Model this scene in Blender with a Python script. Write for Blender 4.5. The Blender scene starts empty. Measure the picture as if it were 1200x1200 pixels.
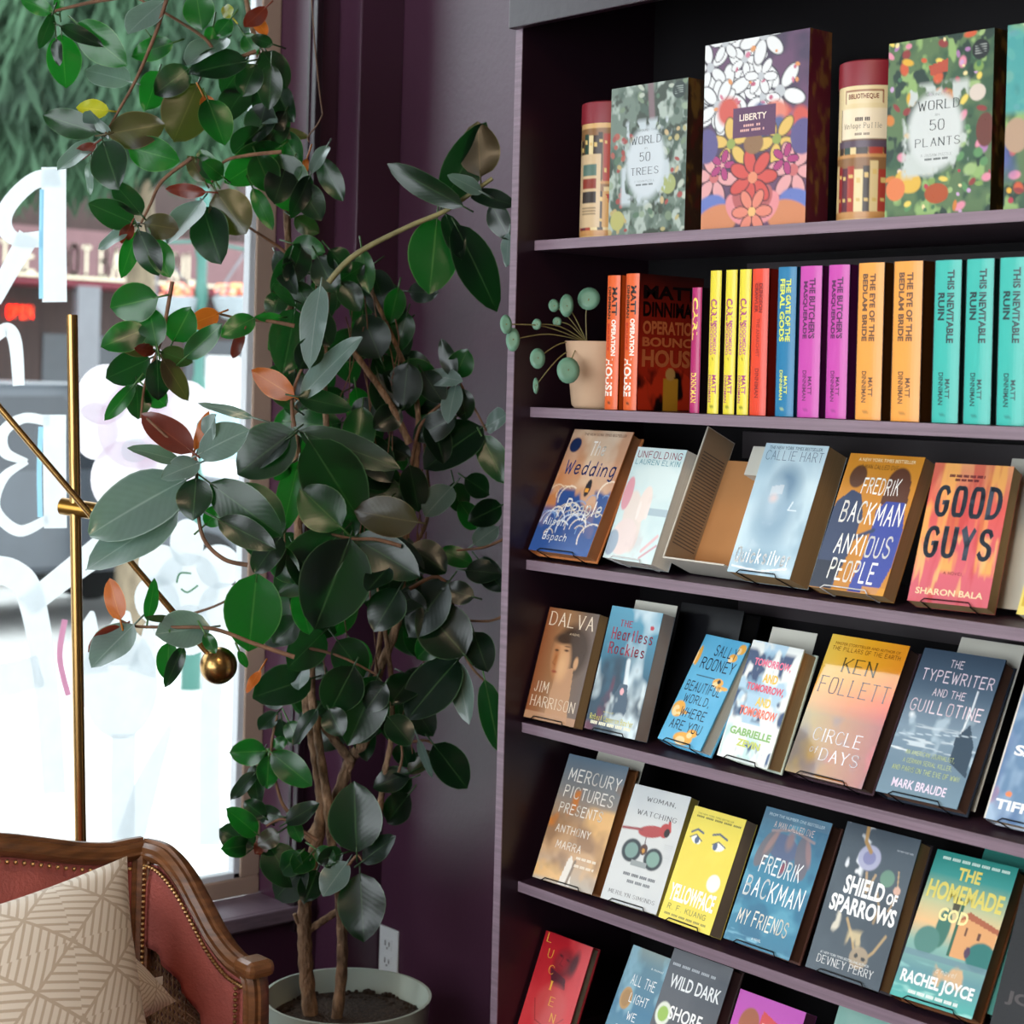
import bpy, math, random
import numpy as np
from mathutils import Vector, Matrix
S = bpy.context.scene
COL = S.collection
R = math.radians
# ---------------------------------------------------------------- camera
FPX, PSI, ROLL, PPY = 2100.0, .7088, .0262, 449.9
CAM = Vector((2.5503, -2.19, 1.65))
FW = Vector((-math.cos(PSI), math.sin(PSI), 0)); RT0 = Vector((math.sin(PSI), math.cos(PSI), 0)); UP0 = Vector((0, 0, 1))
RT = RT0 * math.cos(ROLL) + UP0 * math.sin(ROLL); UPV = UP0 * math.cos(ROLL) - RT0 * math.sin(ROLL)
cd = bpy.data.cameras.new('camera'); co = bpy.data.objects.new('camera', cd); COL.objects.link(co)
m = Matrix.Identity(4)
for i in range(3):
    m[i][0] = RT[i]; m[i][1] = UPV[i]; m[i][2] = -FW[i]; m[i][3] = CAM[i]
co.matrix_world = m
cd.sensor_width = 36; cd.lens = 36 * FPX / 1200; cd.shift_y = (PPY - 600) / 1200; cd.clip_start = .05; cd.clip_end = 200
cd.dof.use_dof = True; cd.dof.focus_distance = 3.1; cd.dof.aperture_fstop = 5.0
S.camera = co
# ---------------------------------------------------------------- world, lights, exposure
S.view_settings.view_transform = 'Standard'; S.view_settings.look = 'None'
S.view_settings.exposure = 0.0; S.view_settings.gamma = 1.0; S.view_settings.use_curve_mapping = False
S.cycles.use_denoising = True
S.cycles.max_bounces = 8; S.cycles.transparent_max_bounces = 12; S.cycles.caustics_reflective = False; S.cycles.caustics_refractive = False
S.cycles.sample_clamp_indirect = 8
w = bpy.data.worlds.new('overcast_sky'); S.world = w; w.use_nodes = True
bg = w.node_tree.nodes['Background']; bg.inputs[0].default_value = (.86, .94, 1, 1); bg.inputs[1].default_value = 4.6
def area(name, loc, rot, sx, sy, watt, col, portal=False):
    l = bpy.data.lights.new(name, 'AREA'); l.shape = 'RECTANGLE'; l.size = sx; l.size_y = sy; l.energy = watt; l.color = col
    l.cycles.is_portal = portal
    o = bpy.data.objects.new(name, l); COL.objects.link(o); o.location = loc; o.rotation_euler = rot; return o
area('window_portal', (-1.16, -1.45, 1.7), (0, R(-90), 0), 2.6, 3.4, 1, (1, 1, 1), True)      # sky through the shop window in view
area('front_window_daylight', (1.0, -4.1, 1.75), (R(90), 0, 0), 3.6, 2.3, 76, (.93, .97, 1.0))   # the shop's other window, behind the camera
area('ceiling_lamp_light', (1.5, -1.5, 3.1), (0, 0, 0), .5, .5, 20, (1.0, .74, .48))
area('aisle_lamp_light', (3.3, -2.2, 3.1), (0, 0, 0), .5, .5, 14, (1.0, .74, .48))
# ---------------------------------------------------------------- helpers
def ray(x, y): return FW + RT * ((x - 600) / FPX) - UPV * ((y - PPY) / FPX)
def onp(x, y, ax, v):
    d = ray(x, y); return CAM + d * ((v - CAM[ax]) / d[ax])
def atd(x, y, dist): return CAM + ray(x, y) * dist
def lin(c):
    if isinstance(c, str): c = tuple(int(c[i:i + 2], 16) / 255 for i in (0, 2, 4))
    return tuple(((v + .055) / 1.055) ** 2.4 if v > .04045 else v / 12.92 for v in c)
MATS = {}
def mat(name, col, rough=.5, metal=0, var=.12, scale=8, bump=0, bscale=60, coat=0, spec=.5, stretch=(1, 1, 1), emit=0, sheen=0, trans=0, col2=None):
    if name in MATS: return MATS[name]
    mt = bpy.data.materials.new(name); mt.use_nodes = True; nt = mt.node_tree; b = nt.nodes['Principled BSDF']; N = nt.nodes.new; L = nt.links.new
    c = lin(col); tc = N('ShaderNodeTexCoord'); mp = N('ShaderNodeMapping'); L(tc.outputs['Object'], mp.inputs[0]); mp.inputs['Scale'].default_value = stretch
    nz = N('ShaderNodeTexNoise'); nz.inputs['Scale'].default_value = scale; nz.inputs['Detail'].default_value = 5; L(mp.outputs[0], nz.inputs['Vector'])
    rp = N('ShaderNodeValToRGB'); rp.color_ramp.elements[0].position = .3; rp.color_ramp.elements[1].position = .7
    lo = lin(col2) if col2 else tuple(v * (1 - var) for v in c)
    rp.color_ramp.elements[0].color = (*lo, 1); rp.color_ramp.elements[1].color = (*[min(1, v * (1 + var)) for v in c], 1)
    L(nz.outputs['Fac'], rp.inputs[0]); L(rp.outputs[0], b.inputs['Base Color'])
    b.inputs['Roughness'].default_value = rough; b.inputs['Metallic'].default_value = metal
    b.inputs['Coat Weight'].default_value = coat; b.inputs['Coat Roughness'].default_value = .3; b.inputs['Specular IOR Level'].default_value = spec
    if sheen: b.inputs['Sheen Weight'].default_value = sheen; b.inputs['Sheen Roughness'].default_value = .4; b.inputs['Sheen Tint'].default_value = (*c, 1)
    if emit: L(rp.outputs[0], b.inputs['Emission Color']); b.inputs['Emission Strength'].default_value = emit
    if bump:
        n2 = N('ShaderNodeTexNoise'); n2.inputs['Scale'].default_value = bscale; n2.inputs['Detail'].default_value = 4; L(mp.outputs[0], n2.inputs['Vector'])
        bp = N('ShaderNodeBump'); bp.inputs['Strength'].default_value = bump; bp.inputs['Distance'].default_value = .01; L(n2.outputs['Fac'], bp.inputs['Height']); L(bp.outputs[0], b.inputs['Normal'])
    if trans:
        out = nt.nodes['Material Output']; t = N('ShaderNodeBsdfTranslucent'); L(rp.outputs[0], t.inputs[0]); mx = N('ShaderNodeMixShader'); mx.inputs[0].default_value = trans
        L(b.outputs[0], mx.inputs[1]); L(t.outputs[0], mx.inputs[2]); L(mx.outputs[0], out.inputs[0])
    MATS[name] = mt; return mt
def print_mat(nm='printed_jacket', key='print', r0=.24, r1=.36, coat=0):
    mt = bpy.data.materials.new(nm); mt.use_nodes = True; nt = mt.node_tree; b = nt.nodes['Principled BSDF']
    a = nt.nodes.new('ShaderNodeAttribute'); a.attribute_name = 'ink'
    nz = nt.nodes.new('ShaderNodeTexNoise'); nz.inputs['Scale'].default_value = 90
    rr = nt.nodes.new('ShaderNodeMapRange'); rr.inputs['To Min'].default_value = r0; rr.inputs['To Max'].default_value = r1; b.inputs['Coat Weight'].default_value = coat; b.inputs['Coat Roughness'].default_value = .04
    nt.links.new(nz.outputs['Fac'], rr.inputs['Value']); nt.links.new(rr.outputs[0], b.inputs['Roughness'])
    nt.links.new(a.outputs['Color'], b.inputs['Base Color']); b.inputs['Specular IOR Level'].default_value = .4
    MATS[key] = mt; return mt
INK = print_mat(); GLOSSY = print_mat('glossy_jacket', 'glossy', .08, .14, 1)
def leaf_mat(name, top, under, rib, tr, rough=.3, coat=.1):
    mt = bpy.data.materials.new(name); mt.use_nodes = True; nt = mt.node_tree; b = nt.nodes['Principled BSDF']; N = nt.nodes.new; L = nt.links.new
    uv = N('ShaderNodeUVMap'); uv.uv_map = 'leaf'; sp = N('ShaderNodeSeparateXYZ'); L(uv.outputs[0], sp.inputs[0])
    def mth(op, a, bb=None, cl=False):
        n = N('ShaderNodeMath'); n.operation = op; n.use_clamp = cl
        for i, v in enumerate((a, bb)):
            if v is None: continue
            if isinstance(v, (int, float)): n.inputs[i].default_value = v
            else: L(v, n.inputs[i])
        return n.outputs[0]
    ax = mth('ABSOLUTE', mth('SUBTRACT', sp.outputs[0], .5))
    ribm = mth('SUBTRACT', 1, mth('MULTIPLY', ax, 38), True)
    vein = mth('SINE', mth('MULTIPLY', mth('SUBTRACT', sp.outputs[1], mth('MULTIPLY', ax, .55)), 75))
    geo = N('ShaderNodeNewGeometry'); nz = N('ShaderNodeTexNoise'); nz.inputs['Scale'].default_value = 14
    def mix(f, a, c):
        n = N('ShaderNodeMix'); n.data_type = 'RGBA'
        for i, v in ((0, f), (6, a), (7, c)):
            if isinstance(v, (int, float)): n.inputs[i].default_value = v
            elif isinstance(v, tuple): n.inputs[i].default_value = (*v, 1)
            else: L(v, n.inputs[i])
        return n.outputs[2]
    t, u, r_ = lin(top), lin(under), lin(rib)
    tv = mix(mth('MULTIPLY', nz.outputs['Fac'], .6), t, tuple(v * .55 for v in t))
    tv = mix(mth('MULTIPLY', mth('ADD', vein, 1), .035), tv, tuple(min(1, v * 1.8) for v in t))
    c = mix(geo.outputs['Backfacing'], mix(mth('MULTIPLY', ribm, .75), tv, r_), mix(mth('MULTIPLY', ribm, .8), u, r_))
    edge = mth('MULTIPLY', mth('SUBTRACT', ax, .47), 40, True); c = mix(mth('MULTIPLY', edge, .6), c, tuple(min(1, v * 1.5 + .03) for v in r_))
    b.inputs['Coat Weight'].default_value = coat; b.inputs['Coat Roughness'].default_value = .2
    L(c, b.inputs['Base Color']); b.inputs['Roughness'].default_value = rough; b.inputs['Specular IOR Level'].default_value = .55
    bp = N('ShaderNodeBump'); bp.inputs['Strength'].default_value = .018; bp.inputs['Distance'].default_value = .002; L(vein, bp.inputs['Height']); L(bp.outputs[0], b.inputs['Normal'])
    tl = N('ShaderNodeBsdfTranslucent'); tl.inputs[0].default_value = (*lin(tr), 1); mx = N('ShaderNodeMixShader'); mx.inputs[0].default_value = .35
    L(b.outputs[0], mx.inputs[1]); L(tl.outputs[0], mx.inputs[2]); L(mx.outputs[0], nt.nodes['Material Output'].inputs[0])
    MATS[name] = mt; return mt
def glass_mat():
    mt = bpy.data.materials.new('window_glass'); mt.use_nodes = True; nt = mt.node_tree; nt.nodes.remove(nt.nodes['Principled BSDF']); N = nt.nodes.new
    t = N('ShaderNodeBsdfTransparent'); t.inputs[0].default_value = (.97, .985, .98, 1); g = N('ShaderNodeBsdfGlossy'); g.inputs['Roughness'].default_value = .01
    f = N('ShaderNodeFresnel'); f.inputs[0].default_value = 1.25; mx = N('ShaderNodeMixShader')
    nt.links.new(f.outputs[0], mx.inputs[0]); nt.links.new(t.outputs[0], mx.inputs[1]); nt.links.new(g.outputs[0], mx.inputs[2]); nt.links.new(mx.outputs[0], nt.nodes['Material Output'].inputs[0])
    return mt
def tag(o, label=None, cat=None, group=None, kind=None):
    for k, v in (('label', label), ('category', cat), ('group', group), ('kind', kind)):
        if v: o[k] = v
    return o
def empty(name, loc, label, cat, group=None, rot=(0, 0, 0)):
    o = bpy.data.objects.new(name, None); COL.objects.link(o); o.location = loc; o.rotation_euler = rot; o.empty_display_size = .05
    return tag(o, label, cat, group)
class MB:
    def __init__(s): s.v = []; s.f = []; s.mi = []; s.c = []; s.uv = []; s.usec = False; s.useuv = False; s.cur = 0; s.col = (1, 1, 1)
    def add(s, vs, fs, mi=None, cols=None, uvs=None):
        b = len(s.v); s.v += [tuple(p) for p in vs]; s.f += [tuple(i + b for i in q) for q in fs]; s.mi += [s.cur if mi is None else mi] * len(fs)
        s.c += list(cols) if cols is not None else [s.col] * len(vs); s.uv += list(uvs) if uvs is not None else [(.5, .5)] * len(vs)
        return s
    def box(s, x0, x1, y0, y1, z0, z1, mi=None, mtx=None):
        v = [(x, y, z) for z in (z0, z1) for y in (y0, y1) for x in (x0, x1)]
        if mtx: v = [mtx @ Vector(p) for p in v]
        return s.add(v, [(0, 2, 3, 1), (4, 5, 7, 6), (0, 1, 5, 4), (1, 3, 7, 5), (3, 2, 6, 7), (2, 0, 4, 6)], mi)
    def tube(s, pts, rad, seg=8, mi=None, caps=True, flat=1.0):
        pts = [Vector(p) for p in pts]; n = len(pts); rad = rad if isinstance(rad, (list, tuple)) else [rad] * n
        vs = []; t0 = (pts[1] - pts[0]).normalized(); a = t0.orthogonal().normalized()
        for i, p in enumerate(pts):
            t = (pts[min(i + 1, n - 1)] - pts[max(i - 1, 0)])
            t = t.normalized() if t.length > 1e-9 else t0
            a = (a - t * a.dot(t)).normalized(); b2 = t.cross(a)
            for k in range(seg):
                th = 2 * math.pi * k / seg; vs.append(p + a * (math.cos(th) * rad[i]) + b2 * (math.sin(th) * rad[i] * flat))
        fs = [(i * seg + k, i * seg + (k + 1) % seg, (i + 1) * seg + (k + 1) % seg, (i + 1) * seg + k) for i in range(n - 1) for k in range(seg)]
        if caps: fs += [tuple(range(seg))[::-1], tuple((n - 1) * seg + k for k in range(seg))]
        return s.add(vs, fs, mi)
    def lathe(s, prof, c, seg=32, mi=None, sx=1, sy=1):
        vs = [(c[0] + r * math.cos(2 * math.pi * k / seg) * sx, c[1] + r * math.sin(2 * math.pi * k / seg) * sy, c[2] + z) for r, z in prof for k in range(seg)]
        fs = [(i * seg + k, i * seg + (k + 1) % seg, (i + 1) * seg + (k + 1) % seg, (i + 1) * seg + k) for i in range(len(prof) - 1) for k in range(seg)]
        return s.add(vs, fs, mi)
    def ball(s, c, r, seg=12, mi=None, sc=(1, 1, 1)):
        n = max(4, seg // 2); vs = [(c[0], c[1], c[2] - r * sc[2])]
        for i in range(1, n):
            ph = math.pi * i / n - math.pi / 2
            vs += [(c[0] + r * sc[0] * math.cos(ph) * math.cos(2 * math.pi * k / seg), c[1] + r * sc[1] * math.cos(ph) * math.sin(2 * math.pi * k / seg), c[2] + r * sc[2] * math.sin(ph)) for k in range(seg)]
        vs.append((c[0], c[1], c[2] + r * sc[2])); e = len(vs) - 1
        fs = [(0, 1 + (k + 1) % seg, 1 + k) for k in range(seg)]
        fs += [(1 + i * seg + k, 1 + i * seg + (k + 1) % seg, 1 + (i + 1) * seg + (k + 1) % seg, 1 + (i + 1) * seg + k) for i in range(n - 2) for k in range(seg)]
        fs += [(e, 1 + (n - 2) * seg + k, 1 + (n - 2) * seg + (k + 1) % seg) for k in range(seg)]
        return s.add(vs, fs, mi)
    def sweep(s, pts, prof, nrm, mi=None, scl=None):
        # prof: closed list of (a, b): a along side vector, b along the normal field nrm
        pts = [Vector(p) for p in pts]; n = len(pts); k = len(prof); vs = []
        for i, p in enumerate(pts):
            t = (pts[min(i + 1, n - 1)] - pts[max(i - 1, 0)]).normalized(); nv = Vector(nrm[i] if isinstance(nrm, list) else nrm)
            nv = (nv - t * nv.dot(t)).normalized(); sd = t.cross(nv); q = scl[i] if scl else 1
            vs += [p + sd * (a * q) + nv * (b * q) for a, b in prof]
        fs = [(i * k + j, i * k + (j + 1) % k, (i + 1) * k + (j + 1) % k, (i + 1) * k + j) for i in range(n - 1) for j in range(k)]
        fs += [tuple(range(k))[::-1], tuple((n - 1) * k + j for j in range(k))]
        return s.add(vs, fs, mi)
    def prism(s, outline, d, mi=None):
        # closed outline of 3D points pushed along d
        n = len(outline); d = Vector(d); vs = [Vector(p) for p in outline] + [Vector(p) + d for p in outline]
        return s.add(vs, [tuple(range(n)), tuple(range(2 * n - 1, n - 1, -1))] + [(i, i + n, (i + 1) % n + n, (i + 1) % n) for i in range(n)], mi)
    def build(s, name, mats, parent=None, smooth=False, world=True, bevel=0, kind=None, sharp=40):
        off = Vector((0, 0, 0)); p = parent
        if world:
            while p: off += p.location; p = p.parent
        me = bpy.data.meshes.new(name); me.from_pydata([(a - off.x, b - off.y, c - off.z) for a, b, c in s.v], [], s.f)
        if s.usec:
            at = me.attributes.new('ink', 'FLOAT_COLOR', 'POINT'); arr = np.ones((len(s.v), 4), 'f'); arr[:, :3] = np.array(s.c, 'f'); at.data.foreach_set('color', arr.ravel())
        if s.useuv:
            ul = me.uv_layers.new(name='leaf'); li = np.zeros(len(me.loops), 'i'); me.loops.foreach_get('vertex_index', li); ul.data.foreach_set('uv', np.array(s.uv, 'f')[li].ravel())
        for x in (mats if isinstance(mats, (list, tuple)) else [mats]): me.materials.append(x)
        me.polygons.foreach_set('material_index', np.array(s.mi, 'i'))
        if smooth:
            me.polygons.foreach_set('use_smooth', np.ones(len(s.f), bool))
            if sharp: me.set_sharp_from_angle(angle=R(sharp))
        me.update(); o = bpy.data.objects.new(name, me); COL.objects.link(o)
        if parent: o.parent = parent
        if bevel:
            b = o.modifiers.new('bevel', 'BEVEL'); b.width = bevel; b.segments = 2; b.limit_method = 'ANGLE'
        if kind: o['kind'] = kind
        return o
def curve(pts, n=8):
    # Catmull-Rom through the points
    P = [Vector(p) for p in pts]; out = []
    for i in range(len(P) - 1):
        a, b, c, d = P[max(i - 1, 0)], P[i], P[i + 1], P[min(i + 2, len(P) - 1)]
        for k in range(n):
            t = k / n; out.append(.5 * ((2 * b) + (c - a) * t + (2 * a - 5 * b + 4 * c - d) * t * t + (3 * b - a - 3 * c + d) * t ** 3))
    return out + [P[-1]]
# ---------------------------------------------------------------- the room
PLUM = mat('plum_wall_paint', '4a2a3e', .34, var=.06, scale=3, bump=.05, bscale=90, spec=.55, coat=.06)
PLUMT = mat('plum_trim_paint', '24131d', .3, var=.06, scale=4, bump=.04, bscale=60)
PLUMW = mat('plum_shelf_paint', '3c2836', .36, var=.16, scale=14, stretch=(.15, 1, 8), bump=.12, bscale=40)
PLUME = mat('dry_brushed_plum_edges', '7c6975', .4, var=.22, scale=14, stretch=(.15, 1, 8), bump=.1, bscale=40)  # streaky brushed plum, lightened to hold the window sheen in its colour
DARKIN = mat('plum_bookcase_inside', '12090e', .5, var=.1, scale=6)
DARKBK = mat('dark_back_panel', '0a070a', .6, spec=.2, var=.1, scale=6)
FLOOR = mat('wood_floor', '4a3424', .4, var=.25, scale=5, stretch=(1, 8, 1))
CEIL = mat('ceiling_paint', '8d8580', .8, var=.05)
FRAME = mat('window_frame_vinyl', 'b49a88', .45, var=.05, scale=6)  # white vinyl in shade: the tan puts that shade into the colour
BEAD = mat('window_bead_vinyl', 'e9eef2', .35, var=.03)
def struct(name, mb, m, **k): o = mb.build(name, m, **k); o['kind'] = 'structure'; return o
XW, XF, YJ, YB = -.94, -1.075, .165, .36
WY0, WZ0, WZ1 = -3.1, .42, 2.95
struct('floor', MB().box(-1.3, 5, -4.3, .45, -.1, 0), FLOOR)
struct('ceiling', MB().box(-1.3, 5, -4.3, .45, 3.2, 3.3), CEIL)
struct('wall_back', MB().box(-1.3, 5, YB, .5, 0, 3.2), PLUM)
b = MB().box(-1.135, XW, YJ, YB, 0, 3.2).box(-1.135, XW, WY0, YJ, 0, WZ0 - .04).box(-1.135, XW, WY0, YJ, WZ1, 3.2).box(-1.135, XW, -4.3, WY0, 0, 3.2)
struct('wall_left', b, PLUM)
struct('wall_right', MB().box(4.9, 5, -4.3, YB, 0, 3.2), CEIL)
b = MB().box(-1.3, -.9, -4.3, -4.2, 0, 3.2).box(2.9, 5, -4.3, -4.2, 0, 3.2).box(-.9, 2.9, -4.3, -4.2, 0, .55).box(-.9, 2.9, -4.3, -4.2, 2.95, 3.2)
struct('wall_front', b, CEIL)
# pilaster boxed into the corner, casing edge beside the window
struct('trim_1', MB().box(XW, -.85, .237, YB, 0, 3.2), PLUM, bevel=.003)
b = MB().box(XW - .002, XW + .016, YJ - .001, YJ + .016, .36, 3.2).box(XW - .018, XW - .006, YJ - .004, YJ + .001, .42, 3.2)
struct('trim_2', b, PLUMT, bevel=.002)
struct('trim_3', MB().box(XF, XW + .004, WY0, YJ, WZ0 - .04, WZ0).box(XW + .01, XW + .024, WY0, YJ + .03, WZ0 - .03, WZ0 + .002), PLUME, bevel=.003)   # window sill, its reflected sheen put into the colour
win = struct('window_1', MB().box(XF - .05, XF, YJ - .055, YJ, WZ0 + .042, WZ1 - .05).box(XF - .05, XF, WY0, WY0 + .055, WZ0 + .042, WZ1 - .05).box(XF - .05, XF, WY0, YJ, WZ0 - .002, WZ0 + .042).box(XF - .05, XF, WY0, YJ, WZ1 - .05, WZ1), FRAME, bevel=.004)
y0, y1 = WY0 + .05, YJ - .05
b = MB().box(XF - .03, XF - .004, y1 - .022, y1, WZ0 + .04, WZ1 - .05).box(XF - .03, XF - .004, y0, y0 + .016, WZ0 + .04, WZ1 - .05).box(XF - .03, XF - .004, y0, y1, WZ0 + .04, WZ0 + .056)
b.build('glazing_bead', BEAD, win, bevel=.003)
MB().box(XF - .034, XF - .028, y0, y1, WZ0 + .04, WZ1 - .05).build('pane', glass_mat(), win)
# paint on the glass: letters and flowers, traced in the plane of the pane
PAINT = mat('white_window_paint', 'f4f8fa', .8, var=.03, scale=20, trans=.8)
PINKP = mat('pale_pink_window_paint', 'f8f0f6', .8, var=.03, scale=20, trans=.88)
PINKE = mat('pink_window_paint', 'f0a8c8', .8, var=.04, trans=.5)
BLUEP = mat('pale_blue_window_paint', 'a8dcf4', .8, var=.05, trans=.8)
GREENP = mat('green_window_paint', '3f8f5a', .8, var=.05, trans=.4)
XG = XF - .027
def ribbon(px, wd, mb, lay=0, mi=0):
    # brush stroke through pixel points, wd in pixels (number or list)
    P = curve([(x, y, 0) for x, y in px], 8); n = len(P); W = [wd] * n if not isinstance(wd, list) else list(np.interp(np.linspace(0, 1, n), np.linspace(0, 1, len(wd)), wd))
    L_, R_ = [], []
    for i, p in enumerate(P):
        t = (P[min(i + 1, n - 1)] - P[max(i - 1, 0)]).normalized(); nn = Vector((-t.y, t.x, 0)) * (W[i] / 2); L_.append(p + nn); R_.append(p - nn)
    mb.lay = getattr(mb, 'lay', 0) + 1; X = XG + .0012 * lay + .00025 * mb.lay; q = [onp(a.x, a.y, 0, X) for a in L_] + [onp(a.x, a.y, 0, X) for a in R_]
    mb.add(q, [(i, i + 1, n + i + 1, n + i) for i in range(n - 1)], mi)
def blob(cx, cy, rx, ry, mb, lay=0, rot=0, mi=0, n=28):
    mb.lay = getattr(mb, 'lay', 0) + 1; X = XG + .0012 * lay + .00025 * mb.lay; c, s_ = math.cos(R(rot)), math.sin(R(rot))
    q = [onp(cx + rx * math.cos(a) * c - ry * math.sin(a) * s_, cy + rx * math.cos(a) * s_ + ry * math.sin(a) * c, 0, X) for a in [2 * math.pi * i / n for i in range(n)]]
    mb.add(q, [tuple(range(n))], mi)
b = MB(); ribbon([(63, 196), (63, 270), (64, 354)], 29, b); ribbon([(70, 208), (40, 212), (12, 238), (4, 262), (18, 280), (50, 280)], [22, 20, 20, 20, 16, 20], b, 0)
ribbon([(34, 276), (14, 312), (-8, 352)], [26, 22, 20], b, 0); ribbon([(49, 222), (48, 290), (48, 350)], 5, b, 1, 1)
b.build('painted_letter', [PAINT, BLUEP], win)
b = MB(); ribbon([(64, 486), (64, 550), (65, 619)], 27, b); ribbon([(58, 494), (28, 490), (4, 506), (6, 530), (32, 541)], [12, 12, 14, 14, 6], b); ribbon([(32, 541), (4, 560), (-6, 596), (22, 622), (56, 608)], [6, 12, 14, 14, 10], b)
ribbon([(48, 500), (46, 550), (47, 606)], 6, b, 1, 1); b.build('painted_letter', [PAINT, BLUEP], win)
b = MB(); ribbon([(-20, 668), (14, 672), (36, 700), (54, 800), (64, 930)], [34, 34, 32, 28, 26], b); ribbon([(30, 712), (70, 680), (110, 650), (150, 622)], [26, 28, 32, 40], b); ribbon([(-30, 800), (10, 796), (48, 786)], 38, b)
b.build('painted_letter', [PAINT], win)
b = MB(); ribbon([(-10, 398), (8, 386), (18, 402), (22, 452)], [14, 16, 16, 14], b); b.build('painted_letter', [PAINT], win)
b = MB()
for cx, cy, rx, ry, rot in ((122, 462, 32, 36, 20), (172, 446, 36, 40, 0), (212, 484, 34, 40, 30), (196, 540, 36, 40, -20), (146, 560, 40, 44, 10), (160, 500, 46, 50, 0), (112, 505, 26, 34, 0)): blob(cx, cy, rx, ry, b, 0, rot)
blob(158, 528, 16, 14, b, 1, 0, 1); b.build('painted_flower', [PINKP, PAINT], win)
b = MB()
for cx, cy, rx, ry, rot in ((219, 636, 20, 28, 0), (188, 662, 26, 24, 20), (256, 664, 26, 26, -20), (184, 704, 26, 30, -20), (258, 712, 26, 30, 20), (222, 738, 26, 30, 0), (220, 686, 38, 38, 0)): blob(cx, cy, rx, ry, b, 0, rot)
ribbon([(207, 683), (211, 672), (224, 672)], 2, b, 1, 1); ribbon([(212, 690), (220, 694), (232, 686)], 2, b, 1, 1); ribbon([(252, 750), (246, 850), (246, 990)], 24, b)
b.build('painted_flower', [PAINT, GREENP], win)
b = MB(); blob(140, 800, 45, 66, b); ribbon([(108, 790), (104, 750), (108, 716)], [40, 30, 4], b); ribbon([(140, 780), (142, 740), (150, 716)], [50, 34, 4], b); ribbon([(165, 790), (174, 756), (172, 730)], [34, 24, 4], b)
ribbon([(76, 726), (70, 770), (80, 815)], 7, b, 1, 1); ribbon([(145, 860), (144, 920), (144, 1000)], 28, b); ribbon([(152, 985), (172, 920), (200, 850)], [34, 26, 4], b)
b.build('painted_flower', [PAINT, PINKE], win)
# ---------------------------------------------------------------- street outside
GZ = -.17
struct('ground', MB().box(-40, -1.14, -30, 40, GZ - .1, GZ), mat('pale_concrete', 'd2d0cc', .85, var=.06, scale=2, bump=.1, bscale=4, stretch=(1, 6, 1)))
BRK = mat('red_brown_boards', '40302c', .75, var=.25, scale=5, stretch=(1, 6, .3)); MAR = mat('maroon_awning', '742c38', .7, var=.08); CRM = mat('cream_lettering', 'd8ccb0', .6, var=.03)
GRYP = mat('grey_painted_post', '6c6c70', .6, var=.05); STR = mat('maroon_sign_board', '6e4e50', .7, var=.06); DKG = mat('dark_shop_glass', '30343a', .1, var=.2, scale=2); WHT = mat('white_paint', 'f0f0ee', .5, var=.03)
FX = -17.0                                                 # facade plane; runs along Y
def fp(x, y, dx=0): return onp(x, y, 0, FX + dx)
cafe = empty('restaurant_building', (FX, 7, GZ), 'reddish brown restaurant across the street with a maroon awning', 'building')
MB().box(FX - 5, FX, -26, 16, GZ, 4.6).box(FX - 5, FX + .12, -26, 16, 4.4, 4.8).build('wall', BRK, cafe)  # unseen run past the restaurant added to block low sky in reflections
a, c = fp(-60, 268, .9), fp(292, 352, .9)
aw = MB(); z0, z1 = fp(100, 335, .9).z, fp(100, 272, .2).z
aw.prism([(FX, -1.5, z1), (FX + .75, -1.5, z1 - .08), (FX + .9, -1.5, z0), (FX, -1.5, z0)], (0, 17, 0)); aw.build('awning', MAR, cafe)
sg = MB().box(FX + .88, FX + .93, -1.5, 15.5, z0 + .1, z1 - .04).build('sign_board', STR, cafe)
MB().box(FX + .9, FX + .95, -1.5, 15.5, z0 + .07, z0 + .1).build('sign_border', CRM, cafe)
for k in range(5): MB().box(FX, FX + .02, 3.5 + k * 1.9, 4.5 + k * 1.9, .9, 2.1).build('window', DKG, cafe)
for x in (101, -40): p = fp(x, 400, .85); MB().box(FX + .78, FX + .9, p.y - .14, p.y + .14, GZ, z0).build('post', GRYP, cafe)
p = fp(262, 425, .03); MB().box(FX, FX + .04, p.y - .25, p.y + .25, 1.2, 1.9).build('notice_board', WHT, cafe)
# ---- conifer-like street tree
BARK = mat('grey_brown_bark', '7a6c58', .9, var=.3, scale=20, stretch=(1, 1, .3), bump=.6, bscale=30)
CROWN = mat('drooping_green_foliage', '3c5a40', .85, var=.4, scale=2.2, trans=.25, col2='1a3020')
tb = atd(152, 738, 12.4); tree = empty('street_tree', (tb.x, tb.y, GZ), 'tall feathery green street tree growing outside the shop window', 'tree')
MB().tube([(tb.x, tb.y, GZ), (tb.x + .03, tb.y, 2.2), (tb.x - .02, tb.y - .03, 4), (tb.x, tb.y, 7)], [.12, .1, .09, .05], 12).build('trunk', BARK, tree, smooth=True)
rng = random.Random(4); f = MB()
def sprays(n, x0, x1, y0, y1, d0, d1, ln):
    for i in range(n):
        p = atd(rng.uniform(x0, x1), rng.uniform(y0, y1), rng.uniform(d0, d1)); l = ln * rng.uniform(.6, 1.3); a = rng.uniform(0, 6.28); d = Vector((math.cos(a) * .55, math.sin(a) * .55, -1)).normalized()
        s_ = d.orthogonal().normalized() * l * rng.uniform(.035, .08); q = p + d * l * .5; f.add([p, q + s_, p + d * l, q - s_], [(0, 1, 2, 3)])
sprays(11500, -60, 430, -90, 110, 11.2, 13.6, .34); sprays(2600, -40, 300, 80, 175, 11.2, 13.4, .32); sprays(420, -30, 130, 160, 205, 11.4, 13, .3)
f.build('crown', CROWN, tree)
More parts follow.
